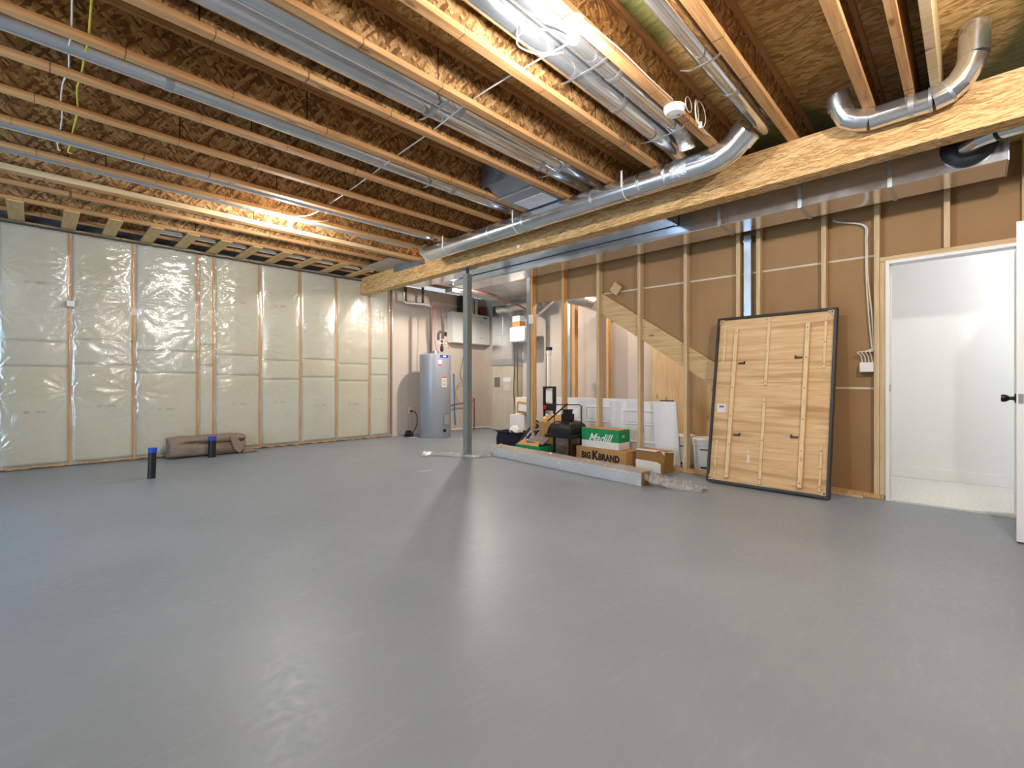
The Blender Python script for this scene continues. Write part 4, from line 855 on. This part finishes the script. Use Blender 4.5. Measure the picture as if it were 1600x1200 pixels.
build('printed_words', text_mb('BRAND', 0.108, KP(0.25, -0.0012, 0.10), -kx, (0, 0, 1), bold=0.0055, sx=0.84, space=1.06), M_INK, bk, label='black bold print reading BRAND')
G0 = Vector((4.855, 2.99, KH)); gx = Vector((0.06, 1, 0)).normalized(); gy = Vector((gx.y, -gx.x, 0))
def GP_(a, b_, z): return G0 + gx * a + gy * b_ + Vector((0, 0, z))
gb = thing('green_box', 'closed green and white shipping box with white script resting on the brown carton', 'box', GP_(0.27, 0.1, 0))
GL, GD, GH = 0.56, 0.225, 0.235
build('white_base', MB().obox(GP_(0, 0, 0), gx * GL, gy * GD, (0, 0, 0.085)), M_WHITEP, gb, label='white lower band')
build('green_top', MB().obox(GP_(0, 0, 0.085), gx * GL, gy * GD, (0, 0, GH - 0.085)), M_GREEN, gb)
build('lid', MB().obox(GP_(0.001, 0.001, GH), gx * (GL - 0.002), gy * (GD - 0.002), (0, 0, 0.003)), M_CARD, gb, label='brown card top')
build('printed_words', text_mb('Madill', 0.15, GP_(0.29, -0.0012, 0.118), -gx, (0, 0, 1), shear=0.5, bold=0.002, sx=0.95), M_WHITE, gb, label='white script reading Madill')
build('printed_mark', text_mb('Mt', 0.05, GP_(-0.0012, 0.085, 0.155), gy, (0, 0, 1), shear=0.4), M_WHITE, gb, label='small white mark on the box end')
# cut open carton to the right
oc = thing('open_carton', 'flattened open brown carton standing right of the branded carton', 'carton', (4.92, 2.55, 0))
mb = MB().prism([(4.85, 2.76, 0.002), (4.85, 2.44, 0.002), (4.86, 2.42, 0.20), (4.865, 2.47, 0.245), (4.865, 2.76, 0.25)], (0.006, 0, 0))
build('back_panel', mb, M_CARDD, oc)
build('side_panel', MB().prism([(4.85, 2.435, 0.002), (5.02, 2.40, 0.002), (5.02, 2.39, 0.22), (4.86, 2.415, 0.24)], (0, -0.006, 0)), M_CARDD, oc)
build('top_panel', MB().prism([(4.86, 2.42, 0.245), (5.05, 2.40, 0.235), (5.05, 2.76, 0.245), (4.86, 2.76, 0.25)], (0, 0, 0.006)), M_CARD, oc)
build('white_insert', MB().prism([(4.845, 2.76, 0.003), (4.845, 2.455, 0.003), (4.845, 2.455, 0.105), (4.845, 2.50, 0.125), (4.845, 2.76, 0.135)], (0.004, 0, 0)), M_WHITEP, oc, label='white insert')
build('torn_tape', MB().prism([(4.853, 2.52, 0.235), (4.853, 2.76, 0.24), (4.853, 2.76, 0.258), (4.853, 2.46, 0.258)], (-0.002, 0, 0)), M_WHITEP, oc)
# open green box with papers
ob = thing('open_green_box', 'open green box holding papers and a grey folder, left of the lantern', 'box', (4.88, 4.33, 0))
X0, X1, Y0, Y1, HH = 4.72, 5.05, 4.10, 4.56, 0.155
mb = MB().box(X0, X1, Y0, Y1, 0, 0.004).box(X0, X0 + 0.005, Y0, Y1, 0.004, HH).box(X1 - 0.005, X1, Y0, Y1, 0.004, HH).box(X0 + 0.005, X1 - 0.005, Y0, Y0 + 0.005, 0.004, HH).box(X0 + 0.005, X1 - 0.005, Y1 - 0.005, Y1, 0.004, HH)
build('box_body', mb, M_GREEN, ob)
build('flap', MB().prism([(X0 + 0.002, Y0 + 0.04, HH), (X0 + 0.002, Y1 - 0.02, HH), (X0 + 0.10, Y1 - 0.05, HH + 0.055), (X0 + 0.10, Y0 + 0.09, HH + 0.05)], (0, 0, 0.004)), M_CARD, ob)
build('side_flap', MB().prism([(X1 - 0.003, Y0, HH), (X1 + 0.06, Y0 - 0.05, HH + 0.02), (X1 + 0.03, Y0 - 0.09, HH - 0.09), (X1 - 0.003, Y0 - 0.01, 0.04)], (0, 0.003, 0.003)), M_WHITEP, ob, label='white side flap')
build('printed_mark', text_mb('Mt', 0.05, (X0 + 0.05, Y0 - 0.0012, 0.055), (1, 0, 0), (0, 0, 1), shear=0.4), M_WHITE, ob, label='small white mark')
build('paper_sheet', MB().obox((4.75, 4.28, 0.158), (0.16, 0.02, 0.045), (-0.01, 0.2, 0.01), (0, 0, 0.002)), M_WHITEP, None, 'white paper sheets sticking out of the open green box', 'paper')
build('grey_folder', MB().obox((4.80, 4.13, 0.165), (0.22, 0.06, 0.055), (-0.03, 0.27, 0.03), (-0.003, 0, 0.014)), M_GREYC, None, 'grey folder lying across the open green box', 'folder')
# lantern
LX, LY = 4.91, 3.79
ln = thing('outdoor_lantern', 'large black metal lantern with a domed hood and wire handle behind the boxes', 'lantern', (LX, LY, 0))
def sq(h, z): return [(LX - h, LY - h, z), (LX + h, LY - h, z), (LX + h, LY + h, z), (LX - h, LY + h, z)]
prof = [(0.205, 0.30), (0.215, 0.305), (0.215, 0.335), (0.195, 0.345), (0.19, 0.37), (0.18, 0.42), (0.155, 0.47), (0.12, 0.50), (0.075, 0.512), (0.06, 0.515)]
vs = []; 
for h, z in prof: vs += sq(h, z)
mb = MB().add(vs, [(4 * i + j, 4 * i + (j + 1) % 4, 4 * i + 4 + (j + 1) % 4, 4 * i + 4 + j) for i in range(len(prof) - 1) for j in range(4)] + [(3, 2, 1, 0), tuple(4 * (len(prof) - 1) + j for j in range(4))])
build('hood', mb, M_BLACKM, ln, sharp=40)
build('chimney', MB().box(LX - 0.06, LX + 0.06, LY - 0.06, LY + 0.06, 0.515, 0.60).box(LX - 0.045, LX + 0.045, LY - 0.045, LY + 0.045, 0.60, 0.65).box(LX - 0.055, LX + 0.055, LY - 0.055, LY + 0.055, 0.65, 0.66), M_BLACKM, ln)
build('handle', MB().tube([(LX - 0.10, LY + 0.145, 0.46), (LX - 0.10, LY + 0.145, 0.70), (LX - 0.085, LY + 0.13, 0.72), (LX + 0.085, LY - 0.13, 0.72), (LX + 0.10, LY - 0.145, 0.70), (LX + 0.10, LY - 0.145, 0.48)], 0.007, 8), M_BLACKM, ln, label='wire handle')
build('handle_rod', MB().tube([(LX - 0.15, LY + 0.22, 0.50), (LX, LY, 0.735)], 0.010, 8), M_BLACKM, ln)
for sx_, sy_ in ((-1, -1), (1, -1), (1, 1), (-1, 1)):
    build('corner_post', MB().obox((LX + sx_ * 0.125 - 0.012, LY + sy_ * 0.125 - 0.012, 0.04), (0.024, 0, 0), (0, 0.024, 0), (0, 0, 0.26)), M_BLACKM, ln)
for k, (p, e) in enumerate((((-0.125, -0.113), (0, 0.226)), ((0.122, -0.113), (0, 0.226)))):
    build('glass_pane', MB().obox((LX + p[0], LY + p[1], 0.045), (0.003, 0, 0), (0, e[1], 0), (0, 0, 0.25)), M_SMOKY, ln)
for yy in (-0.125, 0.122): build('glass_pane', MB().obox((LX - 0.113, LY + yy, 0.045), (0.226, 0, 0), (0, 0.003, 0), (0, 0, 0.25)), M_SMOKY, ln)
build('base', MB().box(LX - 0.14, LX + 0.14, LY - 0.14, LY + 0.14, 0, 0.04), M_BLACKM, ln, bevel=0.004)
build('candle', MB().lathe([(0.04, 0), (0.04, 0.16), (0.03, 0.165)], (LX, LY, 0.04), 20), plain('ochre_wax', rgb(176, 142, 84), 0.6), ln)
# cartons behind
tc_ = thing('tall_carton', 'tall brown carton with open paper flaps between the left studs', 'carton', (5.30, 4.30, 0))
mb = MB().box(5.22, 5.50, 4.09, 4.56, 0, 0.004).box(5.22, 5.225, 4.09, 4.56, 0.004, 0.44).box(5.495, 5.50, 4.09, 4.56, 0.004, 0.44).box(5.225, 5.495, 4.09, 4.095, 0.004, 0.44).box(5.225, 5.495, 4.555, 4.56, 0.004, 0.44)
build('carton_body', mb, M_CARD, tc_)
build('flap', MB().prism([(5.222, 4.10, 0.44), (5.222, 4.55, 0.44), (5.30, 4.50, 0.53), (5.30, 4.12, 0.56)], (0.004, 0, 0)), M_CARD, tc_)
build('packing_paper', MB().grid(lambda u, v_: (5.25 + 0.2 * u, 4.12 + 0.4 * v_, 0.45 + 0.09 * abs(nz(u * 4, v_ * 4, 1)) + 0.05 * math.sin(pi * u)), 10, 14), plain('cream_paper', rgb(232, 212, 182), 0.8), tc_, label='cream packing paper')
wb = build('white_box', B(5.72, 6.02, 5.32, 5.66, 0, 0.47), M_WHITEP, None, 'lower tall white box in the stack behind the black bag', 'box', bevel=0.004)
build('white_box', B(5.86, 6.05, 5.33, 5.66, 0.471, 0.76), M_WHITEP, None, 'upper white box standing on the lower white box', 'box', bevel=0.004)
sb_ = thing('small_brown_box', 'small brown box with a white label leaning on the white boxes', 'box', (5.68, 5.35, 0.47))
build('box_body', MB().obox((5.73, 5.20, 0.475), (0.11, 0.02, 0), (-0.02, 0.30, 0.03), (0.015, 0, 0.19)), M_CARD, sb_, bevel=0.003)
build('label', MB().obox((5.7255, 5.26, 0.525), (-0.003, 0, 0), (-0.014, 0.19, 0.019), (0.009, 0, 0.115)), M_WHITEP, sb_, label='white label')
# black bag with white contents
bg = thing('black_bag', 'boxy black fabric bag with white paper sticking out', 'bag', (5.30, 5.15, 0))
def bagfn(h): return None
mb = MB()
rings = []
for z, e in ((0, 0.0), (0.03, 0.012), (0.12, 0.016), (0.20, 0.004), (0.235, -0.005)):
    rings.append([(5.17 - e, 4.96 - e, z), (5.46 + e, 4.93 - e, z), (5.50 + e, 5.38 + e, z + (0.012 if z > 0.2 else 0)), (5.20 - e, 5.42 + e, z)])
vs = [p for r in rings for p in r]
mb.add(vs, [(4 * i + j, 4 * i + (j + 1) % 4, 4 * i + 4 + (j + 1) % 4, 4 * i + 4 + j) for i in range(4) for j in range(4)] + [(3, 2, 1, 0)])
o = build('bag_body', mb, M_NAVY, bg); md = o.modifiers.new('solid', 'SOLIDIFY'); md.thickness = 0.008
build('rim', MB().tube([(5.165, 4.955, 0.236), (5.455, 4.925, 0.236), (5.495, 5.385, 0.246), (5.195, 5.425, 0.236)], 0.012, 8, closed=True), M_NAVY, bg)
build('strap', MB().tube(spline([(5.18, 5.02, 0.23), (5.14, 5.06, 0.27), (5.15, 5.14, 0.25), (5.16, 5.20, 0.19)]), 0.009, 8), M_NAVY, bg)
build('white_bundle', MB().grid(lambda u, v_: (5.22 + 0.2 * u, 5.02 + 0.24 * v_, 0.17 + 0.17 * (math.sin(pi * u) * math.sin(pi * v_)) ** 0.5 + 0.03 * nz(u * 5, v_ * 5, 2)), 16, 16), M_WHITEP, None, 'bundle of white paper stuffed into the black bag', 'paper', sharp=30)
# black slab with silver ring
bs = thing('black_console', 'black slab shaped console with a silver ring leaning on the cartons', 'console', (4.95, 4.72, 0))
cO = Vector((4.95, 4.69, 0.06)); cn = Vector((-0.62, -0.66, 0.42)).normalized(); ca = Vector((0.40, -0.40, 0.84)); ca = (ca - cn * ca.dot(cn)).normalized(); cb = cn.cross(ca).normalized()
def CP(a, b_, n_): return cO + ca * a + cb * b_ + cn * n_
build('slab', MB().obox(CP(0, -0.075, -0.03), ca * 0.50, cb * 0.15, cn * 0.06), M_BLACK, bs, bevel=0.012)
def ringm(cx, r0, r1): 
    return MB().lathe([(r0, 0), (r0, 0.006), (r1, 0.006), (r1, 0)], CP(cx, 0, 0.031), 32, cn)
sil = plain('silver_plastic', rgb(196, 198, 202), 0.35, 0.4)
build('ring', ringm(0.405, 0.048, 0.064), sil, bs, label='silver ring')
build('ring_disc', MB().lathe([(0.047, 0), (0.045, 0.003)], CP(0.405, 0, 0.031), 28, cn), M_BLACK, bs)
for a0, b0 in ((0.20, -0.05), (0.20, 0.012), (0.08, -0.05), (0.08, 0.012)):
    build('slot', MB().obox(CP(a0, b0, 0.031), ca * 0.10, cb * 0.022, cn * 0.004), sil, bs, label='silver slot')
build('edge_trim', MB().obox(CP(0.30, -0.008, 0.031), ca * 0.045, cb * 0.018, cn * 0.005), sil, bs)
# white doors behind the studs
def door_slab(name, o, a, u, n_, L, H, label, panels):
    t_ = thing(name, label, 'door', o)
    O = Vector(o); a = Vector(a).normalized(); u = Vector(u).normalized(); n_ = Vector(n_)
    build('slab', MB().obox(O, a * L, u * H, n_ * -0.035), M_WHITED, t_, bevel=0.003)
    for (pa, pu, la, lu) in panels:
        P = O + a * pa + u * pu + n_ * 0.001
        mb = MB(); w_ = 0.020
        mb.obox(P, a * la, u * w_, n_ * 0.012).obox(P + u * (lu - w_), a * la, u * w_, n_ * 0.012).obox(P + u * w_, a * w_, u * (lu - 2 * w_), n_ * 0.012).obox(P + a * (la - w_) + u * w_, a * w_, u * (lu - 2 * w_), n_ * 0.012)
        build('panel_moulding', mb, M_WHITED, t_, bevel=0.003)
        build('raised_panel', MB().obox(P + a * 0.035 + u * 0.035, a * (la - 0.07), u * (lu - 0.07), n_ * 0.010), M_WHITED, t_, bevel=0.003)
    return t_
NX = Vector((-1, 0, 0))
door_slab('spare_door', (5.545, 3.05, 0.0), (0, 1, 0), (0.03, 0, 1), NX, 1.46, 0.79, 'white panelled door slab on its side behind the studs, left one', [(0.42, 0.46, 0.5, 0.22), (0.42, 0.1, 0.5, 0.24), (0.98, 0.46, 0.4, 0.22), (0.98, 0.1, 0.4, 0.24)])
door_slab('spare_door', (5.36, 2.60, 0.0), (0, 1, 0.0), (0.03, 0.08, 1), NX, 0.80, 0.775, 'white panelled door slab on its side behind the studs, right one', [(0.08, 0.475, 0.52, 0.19), (0.08, 0.07, 0.52, 0.20)])
build('white_shelf_board', MB().obox((5.30, 2.44, 0.002), (0, 0.30, 0), (0.02, 0.06, 0.775), (0.018, 0, 0)), M_WHITED, None, 'plain white board leaning between two studs beside the buckets', 'board', bevel=0.002)
build('dark_strip', MB().obox((5.33, 2.55, 0.785), (0, 0.16, 0), (0.03, 0, 0), (0, 0, 0.012)), M_DARKST, None, 'short dark strip lying on top of the white panelled door', 'strip')
def bucket(x, y, label):
    b_ = thing('plastic_bucket', label, 'bucket', (x, y, 0), 'white buckets under the stairs')
    build('pail', MB().lathe([(0.125, 0), (0.13, 0.01), (0.145, 0.30), (0.15, 0.305), (0.15, 0.33), (0.146, 0.335)], (x, y, 0), 32), M_WHITE, b_)
    build('lid', MB().lathe([(0.154, 0.335), (0.156, 0.36), (0.14, 0.372), (0.02, 0.37)], (x, y, 0), 32), M_WHITE, b_)
    for z in (0.285,): build('rib', MB().lathe([(0.144, 0), (0.151, 0.004), (0.151, 0.012), (0.144, 0.016)], (x, y, z), 32), M_WHITE, b_)
    a0 = math.atan2(-y, -x)
    for z, hh in ((0.24, 0.012), (0.03, 0.02)):
        vs = []
        for k in range(9):
            a = a0 - 0.5 + 1.0 * k / 8; r = 0.127 + 0.0145 * z / 0.29 + 0.004
            for zz in (z, z + hh): vs.append((x + r * math.cos(a), y + r * math.sin(a), zz))
        build('label_band', MB().add(vs, [(2 * k, 2 * k + 2, 2 * k + 3, 2 * k + 1) for k in range(8)]), M_INK, b_, label='black printed band')
    return b_
bucket(5.60, 2.55, 'white plastic bucket between the leaning white board and the stud')
bucket(5.46, 2.20, 'white plastic bucket half hidden by the leaning table')
bt_ = thing('caulk_bottle', 'small white bottle with a red cap between the two buckets', 'bottle', (5.31, 2.385, 0))
build('bottle', MB().lathe([(0.03, 0), (0.03, 0.16), (0.012, 0.19)], (5.31, 2.385, 0), 16), M_WHITE, bt_)
build('cap', MB().lathe([(0.013, 0.19), (0.013, 0.22)], (5.31, 2.385, 0), 14), M_RED, bt_)
build('pry_bar', MB().tube([(5.26, 2.345, 0.0), (5.27, 2.345, 0.33)], 0.012, 8), M_BLACK, None, 'short black bar standing between the buckets', 'tool')

# ------------------------------------------------------------------ leaning table seen from below
P0 = Vector((4.80, 1.93, 0.0)); bw = Vector((-0.045, -1.06, 0)); W = bw.length; tx_ = bw.normalized()
Pt = Vector((5.085, 1.915, 1.66)); tu = (Pt - Vector((4.80, 1.93, 0.0))).normalized(); tu = (tu - tx_ * tu.dot(tx_)).normalized(); H = 1.69
tn = tx_.cross(tu).normalized()
if tn.x > 0: tn = -tn
def TP(a, b_, n_): return P0 + tx_ * a + tu * b_ + tn * n_ + Vector((0, 0, 0.012))
lt = thing('leaning_table', 'large wooden table top leaning upright on the studs with its underside showing', 'table', P0 + bw / 2)
build('underside_board', MB().obox(TP(0.02, 0.02, -0.012), tx_ * (W - 0.04), tu * (H - 0.04), tn * 0.012), M_TABLEW, lt)
build('top_board', MB().obox(TP(0.004, 0.004, -0.035), tx_ * (W - 0.008), tu * (H - 0.008), tn * 0.022), M_TABLEF, lt)
mb = MB(); e = 0.022
mb.obox(TP(0, 0, -0.036), tx_ * W, tu * e, tn * 0.064).obox(TP(0, H - e, -0.036), tx_ * W, tu * e, tn * 0.064).obox(TP(0, e, -0.036), tx_ * e, tu * (H - 2 * e), tn * 0.064).obox(TP(W - e, e, -0.036), tx_ * e, tu * (H - 2 * e), tn * 0.064)
build('edge_frame', mb, M_TABLEF, lt, bevel=0.003, label='dark grey edge frame')
def slat(a, b0, b1, wd, th):
    sl = build('batten', MB().obox(TP(a - wd / 2, b0, 0.0), tx_ * wd, tu * (b1 - b0), tn * th), lumb_t, lt, bevel=0.002)
    return sl
lumb_t = lumber('pale_batten_wood', 2, rgb(206, 172, 128), rgb(228, 198, 154), rgb(238, 214, 174))
HOLES = []
for a, b0, b1, wd, th in ((0.20, 0.06, 1.56, 0.034, 0.030), (0.84, 0.06, 1.56, 0.034, 0.040), (0.50, 0.04, 0.86, 0.026, 0.016), (0.50, 0.98, 1.655, 0.026, 0.016), (0.075, 0.04, 0.42, 0.018, 0.010), (0.985, 0.05, 0.44, 0.018, 0.012), (0.085, 1.20, 1.60, 0.022, 0.012), (0.975, 1.14, 1.62, 0.022, 0.012)):
    sl = slat(a, b0, b1, wd, th)
    n_ = 6 if b1 - b0 > 1 else 3
    for k in range(n_):
        b_ = b0 + 0.04 + (b1 - b0 - 0.08) * k / (n_ - 1)
        build('screw', MB().lathe([(0.005, 0), (0.004, 0.002)], TP(a, b_, th), 8, tn), M_DARKST, sl)
for a, b_, sg in ((0.235, 1.20, 1), (0.80, 1.24, -1), (0.235, 0.48, 1), (0.80, 0.50, -1)):
    build('bracket_clip', MB().obox(TP(a, b_, 0.0), tx_ * 0.055 * sg, tu * 0.012, tn * 0.02).obox(TP(a + 0.05 * sg, b_ - 0.004, 0.0), tx_ * 0.012 * sg, tu * 0.03, tn * 0.012), M_DARKST, lt, label='small metal clip')
for (a, b_, da, db) in ((e, e, 1, 1), (W - e, e, -1, 1), (e, H - e, 1, -1), (W - e, H - e, -1, -1)):
    q = [TP(a, b_, 0.001), TP(a + 0.055 * da, b_, 0.001), TP(a, b_ + 0.055 * db, 0.001)]
    co = build('corner_block', MB().prism(q, tn * 0.018), M_STUD, lt)
    build('corner_screw', MB().lathe([(0.008, 0), (0.007, 0.003)], TP(a + 0.016 * da, b_ + 0.016 * db, 0.019), 10, tn), M_DARKST, co)
build('sticker', MB().obox(TP(0.055, 0.70, 0.0005), tx_ * 0.085 + tu * 0.006, tu * 0.085 - tx_ * 0.006, tn * 0.001), M_WHITEP, lt, label='white sticker')
build('sticker_print', MB().obox(TP(0.072, 0.752, 0.0018), tx_ * 0.045, tu * 0.02, tn * 0.0005), M_GREYC, lt)
build('glue_smear', MB().obox(TP(0.375, 0.23, 0.0005), tx_ * 0.02, tu * 0.075, tn * 0.002).obox(TP(0.37, 0.32, 0.0005), tx_ * 0.015, tu * 0.02, tn * 0.002), M_WHITEP, lt, label='white glue smear')
build('wood_offcut', MB().obox((5.05, 0.68, 0.001), (0.02, 0.24, 0), (0.03, 0, 0), (0, 0, 0.02)), M_STUD, None, 'thin wood offcut on the floor by the sole plate right of the table', 'offcut')

# ------------------------------------------------------------------ left floor items
def stub(x, y, h, r, lean, label):
    s_ = thing('drain_stub', label, 'pipe', (x, y, 0), 'capped drain stubs')
    top = Vector((x + lean[0], y + lean[1], h))
    build('pipe', MB().tube([(x, y, -0.01), tuple(top)], r, 20), M_BLACK, s_)
    dd = (top - Vector((x, y, 0))).normalized()
    build('tape_cap', MB().tube([top - dd * 0.045, top + dd * 0.004], r + 0.003, 20), M_BLUE, s_, label='blue tape cap')
    return s_
stub(0.875, 6.18, 0.315, 0.036, (0.012, 0.008), 'black drain pipe stub with blue tape cap standing alone on the floor')
stub(1.70, 7.36, 0.275, 0.046, (0.004, 0.0), 'black drain pipe stub with blue tape cap in front of the rolled underlay')
ru = thing('rolled_underlay', 'folded roll of brown carpet underlay lying against the insulated wall', 'underlay', (1.68, 7.63, 0))
n_, L_ = 64, 46; vs = []; fs = []
for i in range(L_ + 1):
    u = i / L_; x = 1.24 + 0.92 * u
    e_ = 1.0 - 0.12 * abs(2 * u - 1) ** 8 + 0.02 * nz(u * 4, 1)
    cr_ = max(0.0, min(1.0, (u - 0.10) / 0.2)) * (0.8 + 0.3 * nz(u * 5, 8))
    for j in range(n_):
        a = 2 * pi * j / n_; ca_, sa_ = math.cos(a), math.sin(a)
        yy = 0.15 * e_ * math.copysign(abs(ca_) ** 0.6, ca_); zz = 0.14 * e_ * math.copysign(abs(sa_) ** 0.62, sa_)
        if ca_ < 0: yy += 0.075 * cr_ * math.exp(-((zz - 0.035 - 0.012 * math.sin(u * 7)) / 0.022) ** 2)
        yy += 0.010 * nz(u * 6, a, 1); zz += 0.007 * nz(u * 5, a * 2, 4)
        vs.append((x + (0.02 * (1 - abs(sa_)) if i == 0 else 0), 7.625 + yy, max(0.002, 0.142 + zz)))
for i in range(L_):
    for j in range(n_): fs.append((i * n_ + j, i * n_ + (j + 1) % n_, (i + 1) * n_ + (j + 1) % n_, (i + 1) * n_ + j))
fs += [tuple(range(n_ - 1, -1, -1)), tuple(L_ * n_ + j for j in range(n_))]
build('folded_roll', MB().add(vs, fs), M_FELT, ru, sharp=60)
build('end_flap', MB().prism([(1.93, 7.445, 0.27), (2.03, 7.44, 0.24), (2.12, 7.43, 0.08), (2.06, 7.43, 0.01), (1.99, 7.435, 0.07)], (0.0, 0.02, 0.0)), M_FELT, ru, bevel=0.006)
build('loose_tail', MB().prism([(2.10, 7.47, 0.005), (2.30, 7.47, 0.005), (2.28, 7.47, 0.035), (2.12, 7.47, 0.085)], (0, 0.16, 0)), M_FELT, ru, bevel=0.006)
build('floor_patch', B(3.05, 3.24, 4.42, 4.50, 0.0002, 0.001), plain('pale_floor_patch', rgb(168, 168, 166), 0.4), None, 'pale patch on the floor left of the column', 'paint patch')  # flat rectangle, paler than the floor around it
build('paper_scrap', B(5.28, 5.36, 6.42, 6.47, 0.0005, 0.002), M_WHITEP, None, 'small white scrap on the floor right of the column foot', 'scrap')
